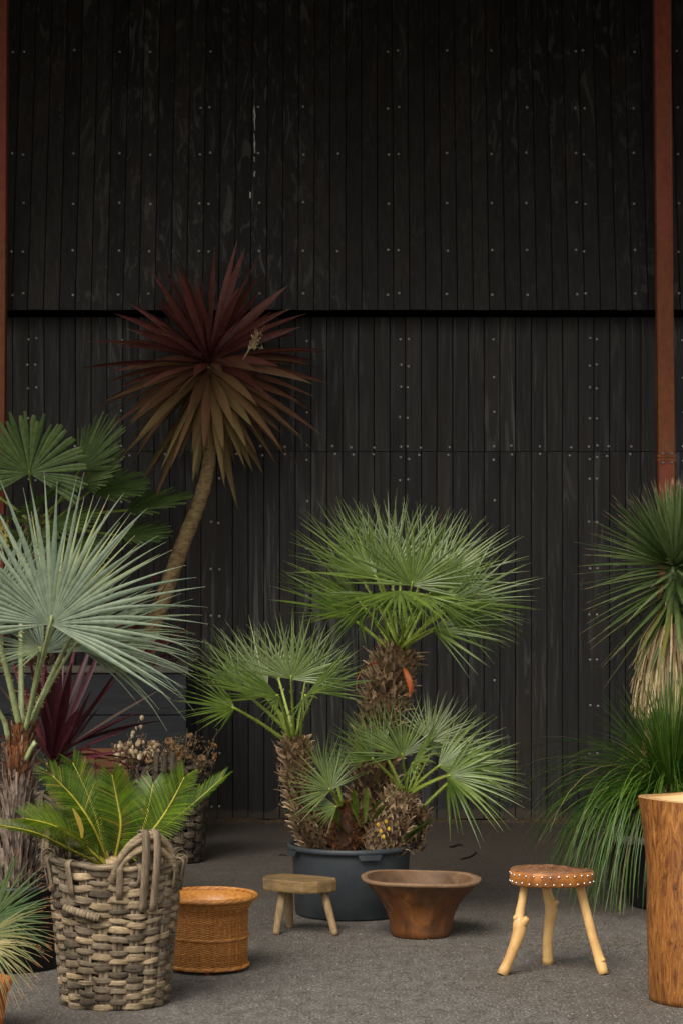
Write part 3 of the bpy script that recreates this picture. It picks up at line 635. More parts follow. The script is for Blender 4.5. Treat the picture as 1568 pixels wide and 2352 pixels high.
A_ = [ # crown, Y, hub, tip, face, spread, n, droop, age
    (cA, YA, (945, 1345, -.28), (978, 1160, -.30), (0, -1, .35), 108, 40, .05, .0), (cA, YA, (866, 1330, -.15), (690, 1175, -.1), (.55, -.75, .35), 52, 26, .05, 0.),
    (cA, YA, (805, 1418, -.1), (630, 1312, -.15), (.35, -.5, .8), 56, 24, .06, 0.), (cA, YA, (840, 1345, .05), (745, 1140, .1), (.5, -.85, .2), 44, 24, .04, .1),
    (cA, YA, (900, 1330, .2), (850, 1122, .25), (.2, -1, .2), 62, 28, .03, .35), (cA, YA, (965, 1330, .22), (1010, 1140, .3), (-.1, -1, .2), 72, 30, .04, .4),
    (cA, YA, (1000, 1340, .05), (1165, 1195, .1), (-.5, -.85, .2), 60, 28, .05, .3), (cA, YA, (1049, 1388, -.1), (1225, 1285, -.1), (-.45, -.7, .55), 66, 30, .07, .0),
    (cA, YA, (991, 1445, -.3), (1165, 1440, -.42), (-.25, -.75, .65), 54, 24, .06, .0), (cA, YA, (1020, 1400, .15), (1210, 1390, .2), (-.2, -.6, .8), 62, 26, .10, .1),
    (cA, YA, (868, 1368, -.32), (820, 1432, -.60), (.1, -.6, .8), 80, 30, .08, .0), (cA, YA, (975, 1368, -.25), (1060, 1425, -.55), (-.1, -.65, .75), 75, 30, .08, .05),
    (cA, YA, (915, 1300, .3), (905, 1140, .5), (0, -1, .3), 95, 32, .03, .3),
    (cA, YA, (835, 1400, -.3), (700, 1388, -.55), (.25, -.65, .7), 60, 24, .08, .0), (cA, YA, (918, 1356, -.34), (918, 1428, -.70), (0, -.6, .8), 70, 30, .06, .0), (cA, YA, (1010, 1395, -.3), (1150, 1335, -.45), (-.3, -.8, .5), 62, 26, .08, .0), (cA, YA, (1035, 1430, .0), (1195, 1435, -.05), (-.15, -.6, .8), 54, 22, .09, .05), (cA, YA, (880, 1350, -.1), (800, 1165, -.12), (.3, -.95, .2), 48, 24, .03, .1), (cA, YA, (1000, 1345, -.2), (1110, 1200, -.22), (-.35, -.9, .3), 58, 26, .05, .1), (cA, YA, (825, 1380, .1), (665, 1260, .15), (.4, -.6, .6), 44, 20, .05, .0),
    (cB, YB, (610, 1600, -.1), (470, 1530, -.15), (.3, -.6, .7), 52, 22, .06, .0), (cB, YB, (700, 1600, -.3), (770, 1560, -.6), (-.2, -.7, .7), 70, 26, .07, .1), (cB, YB, (590, 1570, .15), (520, 1440, .2), (.4, -.9, .2), 40, 20, .04, .3),
    (cC, YC, (945, 1755, -.35), (1010, 1700, -.62), (-.1, -.75, .65), 75, 28, .08, .1), (cC, YC, (880, 1725, -.05), (815, 1610, -.02), (.3, -.95, .2), 52, 24, .04, .0), (cC, YC, (1040, 1775, -.05), (1200, 1745, -.05), (-.3, -.6, .7), 60, 26, .12, .0),
    (cB, YB, (669, 1560, -.22), (695, 1395, -.25), (0, -1, .35), 100, 38, .05, .3), (cB, YB, (615, 1580, .1), (505, 1425, .15), (.5, -.85, .3), 46, 24, .04, .45),
    (cB, YB, (556, 1586, -.05), (440, 1462, -.05), (.5, -.75, .5), 46, 24, .05, .1), (cB, YB, (540, 1627, -.1), (395, 1600, -.15), (.15, -.45, .9), 82, 26, .05, .0),
    (cB, YB, (724, 1590, -.18), (832, 1478, -.2), (-.45, -.85, .4), 64, 26, .06, .0), (cB, YB, (640, 1560, .2), (600, 1425, .3), (.2, -1, .3), 70, 28, .04, .4), (cB, YB, (700, 1570, .2), (770, 1420, .25), (-.2, -1, .3), 62, 26, .04, .15), (cB, YB, (640, 1600, -.3), (520, 1560, -.55), (.2, -.6, .8), 70, 26, .06, .1),
    (cC, YC, (924, 1737, -.22), (890, 1590, -.24), (.1, -1, .35), 98, 38, .05, .15), (cC, YC, (985, 1700, .1), (1035, 1592, .12), (-.1, -1, .4), 88, 32, .04, .85),
    (cC, YC, (1005, 1760, -.1), (1180, 1690, -.12), (-.45, -.7, .5), 66, 28, .07, .05), (cC, YC, (1026, 1782, -.2), (1215, 1800, -.3), (-.2, -.65, .75), 86, 32, .13, .0),
    (cC, YC, (858, 1745, -.22), (768, 1655, -.25), (.4, -.85, .4), 58, 24, .05, .0), (cC, YC, (990, 1730, .2), (1130, 1640, .2), (-.3, -.9, .4), 66, 28, .05, .3),
    (cE, YE, (1030, 1800, .0), (1190, 1770, .05), (-.2, -.6, .8), 70, 26, .12, .1), (cE, YE, (1060, 1772, -.05), (1190, 1735, -.1), (-.3, -.7, .6), 70, 26, .08, .0),
    (cD, YD, (759, 1815, -.16), (690, 1712, -.18), (.15, -1, .35), 112, 40, .05, .25), (cD, YD, (745, 1780, .02), (768, 1680, .05), (.1, -1, .3), 60, 26, .04, .1), (cD, YD, (773, 1853, -.14), (690, 1868, -.2), (.2, -.7, .6), 60, 18, .05, .2), (cD, YD, (770, 1790, .0), (800, 1690, .03), (-.4, -.9, .2), 36, 14, .03, .1)]
for (c, YY, h, tpx, fc, spd, nn, dr, ag) in A_:
    fan(pa, M['cham'], M['cham_pet'], c + V((U(-.03, .03), U(-.03, .03), U(-.03, .0))), P(h[0], h[1], YY + h[2]), P(tpx[0], tpx[1], YY + tpx[2]), fc, spd * .88, int(nn * .74), split=.34, droop=dr, cup=.16, age=ag, agej=.12, pr=.0068, thorns=16, tail=.9, wf=1.0)
for (x0, y0, x1, y1, w) in ((822, 1880, 810, 1805, .035), (838, 1890, 842, 1800, .03), (846, 1870, 880, 1830, .03), (850, 1890, 886, 1842, .04), (930, 1935, 998, 1872, .05), (922, 1930, 975, 1890, .05), (775, 1895, 770, 1850, .04), (800, 1920, 770, 1885, .025), (828, 1900, 800, 1830, .022)):
    a, e = P(x0, y0, QY - .22), P(x1, y1, QY - .30); m = MB(); sword(m, a, e - a, (e - a).length, w, .05, 8, .5, random.random(), 0, w0=.3, peak=.55); m.build('basal_leaf', M['cham'], pa)
for (ps, w) in (([(928, 1535, -.14), (938, 1560, -.17), (941, 1590, -.17)], .032), ([(936, 1545, -.12), (944, 1575, -.15), (940, 1602, -.16)], .022)):
    m = MB(); pts = bez([P(x, y, YA + q) for x, y, q in ps], 6); m.leaf(pts, V((.9, -.3, 0)).normalized(), [w * f for f in (.3, .8, 1, 1, .8, .5, .15)], fold=.5, rnd=random.random()); m.build('orange_sheath', M['orange_sheath'], pa, label='bright orange leaf sheath')
m = MB(); pts = bez([P(868, 1522, YA - .1), P(840, 1530, YA - .12), P(822, 1556, YA - .13), P(818, 1585, YA - .13)], 8); m.leaf(pts, V((.4, -.5, .7)).normalized(), [.012, .014, .012, .012, .018, .02, .014, .008, .003], fold=.4); m.build('orange_sheath', M['orange_sheath'], pa)
sm = MB()
sm.leaf([V((0, 0, -.012)), V((0, -.006, 0)), V((0, 0, .010))], V((1, 0, 0)), [.006, .020, .004], fold=.3); sme = sm.mesh('leaf_scar', mat=M['yellow_scar'])
for (x, y) in ((868, 1893), (886, 1886), (874, 1908), (893, 1903), (880, 1921)): place('leaf_scar', sme, pa, P(x, y, YC - .115), (0, 0, U(-.5, .5)))

# ------------------------------------------------------------------ purple cordyline (in an old basket), cycad, yucca, grass plant
random.seed(4)
KY = 12.75
pc = thing('purple_cordyline', 'dark purple cordyline with broad strap leaves in a basket behind the silver palm', 'plant', P(135, 1880, KY))
m = MB(); m.tube(bez([P(138, 1880, KY), P(132, 1840, KY), P(122, 1790, KY), P(120, 1750, KY)], 8), [.045, .04, .036, .034, .033, .032, .03, .03, .028], 12); m.build('trunk', M['bark'], pc)
hb = P(120, 1745, KY)
for (tx, ty, dy, w, dr) in [(255, 1442, .1, .052, .03), (300, 1475, 0, .04, .04), (190, 1440, .1, .05, .02), (135, 1462, -.1, .062, .0), (95, 1450, .1, .05, 0), (60, 1470, 0, .05, .03), (20, 1480, .1, .05, .05), (-10, 1560, 0, .045, .1), (-30, 1620, -.1, .05, .15), (165, 1500, -.3, .06, .02), (110, 1520, -.3, .05, .02), (370, 1592, .1, .035, .06), (330, 1632, -.1, .055, .12), (388, 1664, 0, .048, .16), (345, 1640, .2, .035, .12), (250, 1705, -.35, .04, .35), (300, 1706, -.1, .035, .12), (270, 1770, -.2, .035, .2), (240, 1740, -.3, .035, .2), (225, 1800, -.2, .035, .22), (320, 1755, .1, .03, .2), (345, 1790, .0, .03, .22), (40, 1790, -.2, .04, .2), (-20, 1700, -.2, .045, .2), (205, 1560, -.25, .05, .05), (225, 1600, .2, .05, .06), (80, 1560, -.35, .05, .03), (150, 1470, .25, .05, 0), (215, 1470, .3, .045, .02), (275, 1560, .3, .045, .06), (50, 1640, -.35, .05, .15), (180, 1620, -.4, .05, .1), (10, 1740, .2, .04, .2), (280, 1660, -.3, .04, .15)]:
    e = P(tx, ty, KY + dy); dv = e - hb; dv.z += dr * dv.length; m = MB(); sword(m, hb + V((U(-.015, .015), U(-.015, .015), U(-.05, .03))), dv, dv.length, w * U(.9, 1.1), dr, 11, .5, random.random(), 0 if random.random() < .9 else .6, w0=.35, peak=.5, roll=U(-.5, .5)); m.build('leaf', M['purple'], pc)
for k in range(34):
    a = U(-.4, 3.5); e = hb + V((math.cos(a) * U(.15, .36), U(-.25, .25), U(-.10, .16))); dv = e - hb; m = MB(); sword(m, hb + V((0, 0, -.08)), dv + V((0, 0, .05)), dv.length * U(.7, 1.1), .020, .2, 8, .5, random.random(), 0); m.build('green_shoot', M['trach'], pc)

random.seed(14)
BX, BY = px2x(265, 10.3), 10.3
cy_ = thing('cycad', 'bright green feathery cycad growing in the weathered grey basket with the arched handle', 'plant', (BX, BY, .50))
m = MB(); m.lathe((BX, BY, 0), [(.001, .50), (.05, .50), (.065, .53), (.05, .565), (.02, .58), (.001, .582)], 18); m.build('crown', M['fibre'], cy_)
def cyfrond(path, Ll, face, nn=46, age=0., fold=.55, tipdrop=.15):
    nn = int(nn * 1.05); pts = bez(path, 24); m = MB(); face = V(face)
    for k in range(nn):
        t = .10 + .90 * k / (nn - 1); p = interp(pts, t); d = (interp(pts, min(1, t + .03)) - interp(pts, max(0, t - .03))).normalized()
        sd = d.cross(face).normalized(); up = sd.cross(d).normalized()
        l = Ll * (math.sin(min(1, (t + .12) / .6) * math.pi / 2) if t < .5 else 1 - .38 * ((t - .5) / .5) ** 2) * U(.84, 1.08)
        for s in (-1, 1):
            dr = (sd * s * lerp(.82, .5, t ** 2) + d * lerp(.5, .95, t ** 2) + up * fold * lerp(.7, .4, t)).normalized()
            q = [p + dr * (l * v) - UPZ * (tipdrop * l * v * v) + sd * s * (0.0) for v in (0, .25, .6, .85, 1)]
            m.leaf(q, d, [.0035, .0062, .0058, .0042, .0008], fold=.5, rnd=random.random(), age=min(1, max(0, age + (U(.6, 1) if random.random() < .02 else 0))))
    fo = m.build('frond', M['cycad'], cy_)
    rm = MB(); rm.tube(pts, [lerp(.0075, .002, i / 24) for i in range(25)], 6); rm.build('rachis', M['rachis'], fo)
    for_spine = None
c0 = (258, 1985)
for (ps, Ll, fc, ag, nn) in [([(262, 1985, 0), (278, 1900, -.05), (270, 1840, -.06), (258, 1780, -.08)], .135, (.1, -1, .25), 0, 50),
        ([(250, 1985, 0), (215, 1900, -.08), (172, 1835, -.10), (122, 1782, -.12)], .14, (.45, -.8, .4), 0, 50),
        ([(246, 1985, .05), (225, 1890, .10), (200, 1820, .12), (168, 1752, .12)], .13, (.3, -.9, .3), 0, 46),
        ([(270, 1985, 0), (348, 1910, -.05), (390, 1850, -.06), (424, 1785, -.07)], .145, (-.25, -.9, .35), .02, 50),
        ([(274, 1985, .02), (370, 1908, .02), (450, 1842, .04), (512, 1786, .06)], .115, (-.35, -.35, .9), 0, 50),
        ([(246, 1990, -.08), (180, 1930, -.16), (120, 1895, -.22), (60, 1880, -.26)], .12, (.25, -.5, .9), .05, 46),
        ([(244, 1985, -.03), (190, 1925, -.10), (140, 1898, -.18), (80, 1880, -.22)], .16, (.2, -.55, .85), .08, 46),
        ([(240, 1990, -.02), (150, 1945, -.08), (80, 1912, -.12), (-10, 1893, -.16)], .10, (.1, -.4, 1), .05, 46),
        ([(282, 1985, .1), (330, 1900, .15), (345, 1840, .2), (352, 1800, .25)], .12, (-.1, -.9, .4), 0, 40),
        ([(252, 1985, .1), (235, 1905, .2), (232, 1850, .25), (225, 1800, .3)], .13, (.1, -.9, .4), 0, 40)]:
    cyfrond([P(x, y, BY + q) for x, y, q in ps], Ll, fc, nn, ag)
m = MB(); pts = [P(x, y, BY - .24) for x, y in ((168, 1857), (180, 1880), (188, 1905), (189, 1925))]; m.leaf(pts, V((1, 0, .2)).normalized(), [.006, .02, .018, .008], fold=.3, rnd=.9, age=1.); m.build('yellowed_leaflet', M['cycad'], cy_, label='dry yellow leaflet')

random.seed(17)
YY_ = 13.45; ys_ = F / YY_; yx = px2x(1515, YY_)
yp = thing('plastic_pot', 'black plastic pot under the yucca trunk, hidden among grassy blades', 'pot', (yx, YY_, 0))
m = MB(); m.lathe((yx, YY_, 0), [(.02, .002), (.16, .002), (.19, .30), (.205, .30), (.205, .325), (.188, .325), (.18, .27), (.05, .26)], 40); m.build('shell', M['black_plastic'], yp, fix=True)
soil_disc(yp, (yx, YY_), .185, .30)
yu = thing('yucca', 'trunked yucca with spiky green head and a skirt of dead straw leaves', 'plant', (yx, YY_, .30))
m = MB(); tb = bez([P(1508, 1920, YY_), P(1498, 1830, YY_), P(1502, 1760, YY_), P(1512, 1690, YY_), P(1520, 1600, YY_), P(1532, 1470, YY_), P(1540, 1400, YY_)], 50)
m.tube(tb, [interp([.095, .085, .08, .078, .075, .06, .04], i / 50) * (1 + .09 * (i % 2) + U(-.05, .05)) for i in range(51)], 18); m.build('trunk', M['yucca_bark'], yu)
yc = P(1548, 1300, YY_); m = MB(); m.tube([P(1536, 1440, YY_), P(1542, 1380, YY_), P(1547, 1320, YY_), P(1548, 1285, YY_)], [.06, .055, .045, .02], 12, rnd=.3); m.build('crown_core', M['yucca'], yu)
for k in range(298):
    q = (k + .5) / 298; el = R(lerp(-78, 88, q ** .78)); az = k * 2.39996 + U(-.2, .2); d_ = sph(az, el)
    t_ = max(0., -el / 1.36); bs = yc + V((d_.x * .028, d_.y * .028, -.30 * t_ + .0)); L = U(.44, .53) * (1 if el > -.9 else .88)
    m = MB(); sword(m, bs, d_ + V((0, 0, .06)), L, U(.020, .028), U(.03, .14), 8, .7, random.random(), (U(.2, .9) if el < -.6 and random.random() < .3 else 0), w0=.6, peak=.3); m.build('leaf', M['yucca'], yu)
m = MB()
for k in range(900):
    t = random.random(); a = U(0, 6.283); zt_ = lerp(1400, 1600, t ** .8); c = P(lerp(1542, 1516, t), zt_, YY_); o = V((math.cos(a), math.sin(a), 0)); L = U(.22, .36); fl = lerp(.42, .16, t) * U(.6, 1.3)
    r0 = lerp(.06, .09, t); pe = P(1516, 1640, YY_).z + U(-.02, .05)
    p0 = c + o * r0; p1 = c + o * (r0 + fl * L) - UPZ * L
    if p1.z < pe - .015: p1.z = pe + U(-.02, .02)
    md = (p0 + p1) * .5 + o * .03 + V((U(-.01, .01), 0, 0)); sd = o.cross(UPZ)
    m.leaf(bez([p0, md, p1], 4), (sd + o * U(-.6, .6)).normalized(), [U(.008, .014)] * 3 + [U(.007, .013), U(.004, .009)], fold=U(-.6, .6), rnd=random.random(), age=(U(.3, .9) if random.random() < .25 else 0))
m.build('dead_leaf_skirt', M['dead'], yu, kind='stuff')
m = MB()
for k in range(150):
    a = U(0, 6.283); c = P(1519, U(1622, 1662), YY_); o = V((math.cos(a), math.sin(a), 0)); p0 = c + o * .075; m.leaf([p0 + UPZ * .03, p0 + o * .012, p0 + o * .014 - UPZ * U(.02, .04)], o.cross(UPZ), [.014, .014, .010], fold=.4, rnd=U(.4, 1))
m.build('leaf_stubs', M['dead'], yu, kind='stuff')

random.seed(18)
GY = 12.8; gx = px2x(1545, GY)
gp = thing('grey_pot', 'dark pot with a rough grey rim half buried under drooping grassy leaves', 'pot', (gx, GY, 0))
zr = H - (1912 - CY) / F * GY
m = MB(); m.lathe((gx, GY, 0), [(.02, .002), (.21, .002), (.22, .02), (.30, zr - .05), (.33, zr - .03), (.345, zr), (.30, zr), (.27, zr - .06), (.05, zr - .07)], 48, jit=lambda r_, z, a, j: (r_ * (1 + .012 * math.sin(5 * a)), z)); m.build('shell', M['black_plastic'], gp, fix=True); m = MB(); m.lathe((gx, GY, 0), [(.338, zr - .028), (.352, zr + .002), (.340, zr + .010), (.296, zr + .008), (.29, zr - .03)], 48, jit=lambda r_, z, a, j: (r_ * (1 + .012 * math.sin(5 * a)) + U(-.003, .003), z + U(-.003, .003))); m.build('rim', M['greypot'], gp)
soil_disc(gp, (gx, GY), .285, zr - .04)
gr = thing('grass_tree', 'fine-bladed green grassy plant spilling over its pot below the yucca', 'plant', (gx, GY, zr - .04))
gc = P(1540, 1790, GY - .05); m = MB(); m.lathe((gc.x, gc.y, 0), [(.09, zr - .04), (.10, gc.z - .08), (.08, gc.z - .03), (.03, gc.z)], 20); m.build('trunk', M['fibre'], gr)
m = MB()
for k in range(1150):
    q = random.random(); az = U(0, 6.283); up = random.random()
    el = R(lerp(2, 84, up ** 1.25)); d_ = sph(az, el); L = U(.62, 1.0) if el < .75 else U(.35, .62); dr = lerp(1.0, .10, min(1, (el / 1.3))) * U(.5, 1.5)
    if el > .9: dr *= .6
    bs = gc + V((d_.x * .06, d_.y * .06, U(-.10, 0))); pts = []
    n = 9; w = U(.0045, .0075)
    p = bs.copy(); dv = d_.copy(); step = L / (n - 1)
    for i in range(n):
        pts.append(p.copy()); dv = (dv + V((0, 0, -dr * 2.3 * step * (1 + i * .30)))).normalized(); p = p + dv * step
        if p.z < .03: p.z = .03 + U(0, .02)
    sd = d_.cross(UPZ).normalized()
    m.leaf(pts, sd, [w * .9, w, w, w, w, w * .9, w * .8, w * .6, w * .15], fold=.5, rnd=random.random(), age=(1 if random.random() < .025 else 0))
m.build('blades', M['grass'], gr, kind='stuff')

random.seed(19)
LY = 9.7; lx = px2x(-79, LY)
tpz = thing('terracotta_pot', 'bright orange terracotta pot at the corner beside the grey basket', 'pot', (lx, LY, 0))
m = MB(); m.lathe((lx, LY, 0), [(.02, .002), (.135, .002), (.140, .01), (.160, .155), (.172, .157), (.174, .192), (.168, .198), (.155, .194), (.148, .15), (.05, .14)], 56); m.build('shell', M['terracotta'], tpz, fix=True)
soil_disc(tpz, (lx, LY), .15, .17)
cp = thing('small_fan_palm', 'small green fan palm with browned leaf tips in the terracotta pot', 'palm', (lx, LY, .17))
cr = P(-70, 2240, LY); m = MB(); m.tube([V((lx, LY, .15)), cr], [.05, .035], 10); m.build('trunk', M['fibre'], cp)
for (h, tpx, fc, spd, nn, dr, ag, spl) in [((-14, 2108, -.15), (105, 1998, -.2), (-.25, -1, .3), 88, 27, .06, 0, .3), ((-10, 2116, -.16), (125, 2150, -.3), (-.2, -1, .4), 60, 24, .10, .05, .3), ((-40, 2150, -.25), (90, 2225, -.45), (-.2, -.9, .5), 60, 28, .16, .35, .3), ((-60, 2130, 0), (-50, 1930, 0), (.1, -1, .3), 100, 34, .05, 0, .3), ((-35, 2170, -.3), (70, 2245, -.42), (-.2, -.9, .5), 50, 30, .2, .85, .3)]:
    fan(cp, M['corner'], M['cham_pet'], cr, P(h[0], h[1], LY + h[2]), P(tpx[0], tpx[1], LY + tpx[2]), fc, spd, int(nn * .8), split=spl, droop=dr, cup=.12, age=ag, agej=.15, pr=.006, thorns=0, tail=.9, wf=1.1, tws=.7)

# ------------------------------------------------------------------ woven baskets
def basket(name, label, c, rb, rt, hgt, nst, rows, wv, stk, handles=(), tilt=(0, 0), strip=.028, thick=.012, sq=.05, bulge=.0, wraps=True, seed=1, soilz=None, belly=None):
    random.seed(seed); t = thing(name, label, 'basket', (c[0], c[1], 0)); cx, cy = c
    ph0 = U(0, 6.28)
    def rad(z, a):
        q = z / hgt; base = lerp(rb, rt, q ** 1.1) + bulge * math.sin(q * math.pi)
        return base * (1 + sq * math.cos(4 * (a - .78)) + .012 * math.sin(3 * a + ph0))
    def zt(z, a): return z * (1 + (tilt[0] * math.cos(a) + tilt[1] * math.sin(a)) / hgt)
    def pt(a, z, dr=0.): r_ = rad(z, a) + dr; return V((cx + r_ * math.cos(a), cy + r_ * math.sin(a), zt(z, a)))
    for k in range(nst):                              # upright stakes
        a = 2 * math.pi * (k + U(-.10, .10)) / nst; nsp = random.choice((2, 2, 3)); m = MB(); w = U(.040, .056)
        for j in range(nsp):
            da = (j - (nsp - 1) / 2) * (w / nsp) / rt; n = 12; z1 = hgt + U(-.015, .012); ph = U(0, 6)
            pts = [pt(a + da + .006 * math.sin(i * .8 + ph), lerp(.006, z1, i / n), -.001) for i in range(n + 1)]
            o = V((math.cos(a), math.sin(a), 0)); m.tube(pts, w / nsp * .5, 6, rnd=random.random(), flat=.45, ref=o.cross(UPZ))
        m.build('stake', stk, t)
    hw = nst / 2
    hs_ = [U(.72, 1.28) for _ in range(rows)]; zc_ = [sum(hs_[:q]) + hs_[q] / 2 for q in range(rows)]; kz_ = hgt / sum(hs_); strip0 = strip
    for r_ in range(rows):                            # weavers, each ring passes in front of and behind the stakes
        strip = strip0 * hs_[r_]; z0 = max(strip * .55, zc_[r_] * kz_); n = nst * 6; m = MB(); pts = []; rd = []; rn = []; fl = []
        wav = [U(-.009, .009) for _ in range(9)]; ph = math.pi * (r_ % 2); th = thick * U(.6, .95); bw = [U(.5, 1.35) for _ in range(nst)]; br = [random.random() for _ in range(nst)]; off = [U(-.006, .006) for _ in range(nst)]
        for i in range(n):
            a = 2 * math.pi * i / n; s = math.cos(hw * a + ph); kk = int(((hw * a + ph) / (2 * math.pi) + .5)) % int(nst / 2)
            dr = (thick * .80) * math.copysign(abs(s) ** .55, s)
            wz = sum(w_ * math.sin((q + 1) * a + q) for q, w_ in enumerate(wav)) * .35
            pts.append(pt(a, max(strip * .5, min(hgt, z0 + wz + off[kk] * (1 if s > 0 else 0))), dr)); b = strip * .5 * (.90 + .24 * max(0, s) ** .5 * bw[kk]); rd.append(b); fl.append(th * .5 / b); rn.append(min(1, max(0, br[kk] + U(-.08, .08))))
        m.tube(pts, rd, 8, rnd=rn, closed=True, ref=UPZ, flats=fl, sup=.62); m.build('weaver', wv, t)
    n = 120; m = MB()
    for q in range(2):
        m.tube([pt(2 * math.pi * i / n, hgt + .006 + .004 * math.sin(i * .7 + q), (-.009, .010)[q]) for i in range(n)], [.0125 * (1 + .12 * math.sin(i * .5 + q)) for i in range(n)], 8, rnd=[.5 + .4 * math.sin(i * .21 + q) for i in range(n)], closed=True, ref=UPZ)
    rim = m.build('rim', wv, t)
    if wraps:
        for k in range(nst):
            if random.random() < .35: continue
            a = 2 * math.pi * (k + .5 * random.choice((0, 1))) / nst; w = U(.02, .034); m = MB(); ln = random.choice((.06, .09, .12)); tw = U(-.05, .05)
            pts = bez([pt(a + tw, hgt - ln, .016), pt(a + tw * .5, hgt - .02, .024), pt(a, hgt + .010, .026), pt(a, hgt + .024, .004), pt(a, hgt + .008, -.024), pt(a, hgt - .05, -.018)], 16)
            o = V((math.cos(a), math.sin(a), 0)); m.tube(pts, w * .5, 6, rnd=U(.3, .8), flat=.20, ref=o.cross(UPZ)); m.build('rim_wrap', stk, t)
    for (a0, span, hh, nb, wrapn, wl) in handles:
        hd = None; n = 22
        A, B = a0 - span / 2, a0 + span / 2
        def arch(u, e1, e2):
            a = lerp(A, B, u); su = max(0., math.sin(math.pi * min(1, max(0, u)))); lift = (su ** .6) * hh
            p = pt(a, hgt * .999, .010 + e1); q = V((p.x, p.y, zt(hgt, a) - .05 + lift * 1.0 + .0 + e2 * su ** .5)); return q
        for b in range(nb):
            e1 = U(-.016, .016); e2 = lerp(-.026, .022, b / max(1, nb - 1)); m = MB(); sh = e2 * .9
            pts = [arch(lerp(.0 - sh * .6, 1 + sh * .6, i / n), e1, e2 * 1.2) for i in range(n + 1)]
            m.tube(pts, [U(.0095, .0125)] * (n + 1), 7, rnd=U(.45, 1)); o_ = m.build('handle' if hd is None else 'handle_strand', wv, hd or t); hd = hd or o_
        am = a0
        for w in range(wrapn):
            da = (w - (wrapn - 1) / 2) * .042 / rt; a = am + da; m = MB(); top = zt(hgt, a) - .05 + hh
            P_ = lambda dr, z: V((cx + (rad(hgt, a) + dr) * math.cos(a), cy + (rad(hgt, a) + dr) * math.sin(a), z))
            pl_ = lambda dr, z: pt(a, z, dr)
            pts = bez([pl_(.020, hgt - wl), pl_(.026, hgt - wl * .5), pl_(.030, hgt - .01), P_(.036, top - .06), P_(.036, top - .005), P_(.030, top + .030), P_(.010, top + .040), P_(-.012, top + .028), P_(-.018, top - .03), P_(-.018, hgt - .02)], 30)
            o = V((math.cos(a), math.sin(a), 0)); m.tube(pts, .0185 * U(.85, 1.1), 6, rnd=U(.35, .8), flat=.16, ref=o.cross(UPZ)); m.build('handle_wrap', stk, hd)
    return t, pt, rad
bk1, pt1, rad1 = basket('woven_basket', 'large weathered grey woven basket with an arched handle holding the cycad', (BX, BY), .215, .272, .575, 22, 27, M['weave'], M['stake'], handles=((R(-58), 1.02, .165, 9, 2, .17), (R(158), .9, .13, 6, 1, .12)), tilt=(-.012, .010), strip=.0245, thick=.0115, sq=.035, seed=2)
soil_disc(bk1, (BX, BY), .245, .50, .01)
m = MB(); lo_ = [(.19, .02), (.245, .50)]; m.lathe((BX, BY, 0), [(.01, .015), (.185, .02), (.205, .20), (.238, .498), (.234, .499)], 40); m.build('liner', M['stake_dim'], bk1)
m = MB(); n = 60; pts = [pt1(R(lerp(-128, -98, i / n)), .41 - .03 * (i / n), .030) for i in range(n + 1)]
m.tube(pts, [.014 + .0035 * abs(math.sin(i * .55)) for i in range(n + 1)], 8, rnd=[.3 + .5 * abs(math.sin(i * .55)) for i in range(n + 1)]); m.build('twisted_grip', M['stake'], bk1, label='short twisted side grip')

B2Y = 14.45; B2X = px2x(394, B2Y)
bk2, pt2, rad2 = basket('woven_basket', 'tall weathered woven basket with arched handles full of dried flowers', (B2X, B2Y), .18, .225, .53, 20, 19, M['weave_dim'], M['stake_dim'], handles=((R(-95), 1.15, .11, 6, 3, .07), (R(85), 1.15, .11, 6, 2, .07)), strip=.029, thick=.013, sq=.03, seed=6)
m = MB(); m.lathe((B2X, B2Y, 0), [(.01, .015), (.16, .02), (.175, .30), (.185, .47), (.01, .48)], 32); m.build('liner', M['void'], bk2)
B3Y = 12.75; B3X = px2x(160, B3Y)
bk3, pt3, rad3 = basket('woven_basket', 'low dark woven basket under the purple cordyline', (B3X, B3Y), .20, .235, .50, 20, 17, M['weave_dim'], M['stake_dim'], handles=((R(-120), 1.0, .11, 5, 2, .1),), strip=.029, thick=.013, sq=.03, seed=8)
soil_disc(bk3, (B3X, B3Y), .21, .45)

# ------------------------------------------------------------------ dried flowers in the tall basket
random.seed(41)
hn = thing('dried_honesty', 'bunch of dried honesty with pale papery discs in the tall basket', 'dried flowers', (B2X, B2Y, .5))
zb = .53
dm = MB(); 
for k in range(12): pass
n = 12; ci = dm.add((0, 0, 0), .5); rg = [dm.add((.0125 * math.cos(6.283 * i / n), 0.0, .0155 * math.sin(6.283 * i / n)), .5, 1) for i in range(n)]
rg2 = [dm.add((.0125 * math.cos(6.283 * i / n), .0012, .0155 * math.sin(6.283 * i / n)), .5, 1) for i in range(n)]
for i in range(n): dm.f.append((ci, rg[i], rg[(i + 1) % n])); dm.f.append((rg[i], rg2[i], rg2[(i + 1) % n], rg[(i + 1) % n]))
dm.f.append(tuple(rg2)); dmes = []
for q in (.1, .5, .9):
    dm.a = [(q, b, c) for a, b, c in dm.a]; dmes.append(dm.mesh('seed_disc', mat=M['honesty']))
tops = [(318, 1655), (292, 1684), (268, 1700), (325, 1690), (345, 1700), (305, 1706), (290, 1716), (330, 1715), (255, 1735), (268, 1728), (360, 1712), (308, 1728), (340, 1730), (282, 1712), (320, 1738), (368, 1722)]
for (x, y) in tops:
    e = P(x, y, B2Y - U(.12, .26)); b = P(lerp(x, 380, .45), 1790, B2Y - .1); m = MB(); pts = bez([b, (b + e) * .5 + V((0, 0, .02)), e], 8); m.tube(pts, .0016, 4); st = m.build('stem', M['stem'], hn)
    for q in range(random.choice((4, 5, 6))):
        c = interp(pts, U(.55, 1)) + V((U(-.028, .028), U(-.03, .01), U(-.015, .02))); place('seed_disc', random.choice(dmes), st, c, (U(-.6, .6), U(-.6, .6), U(-1.0, 1.0)), (U(.75, 1.25),) * 3)
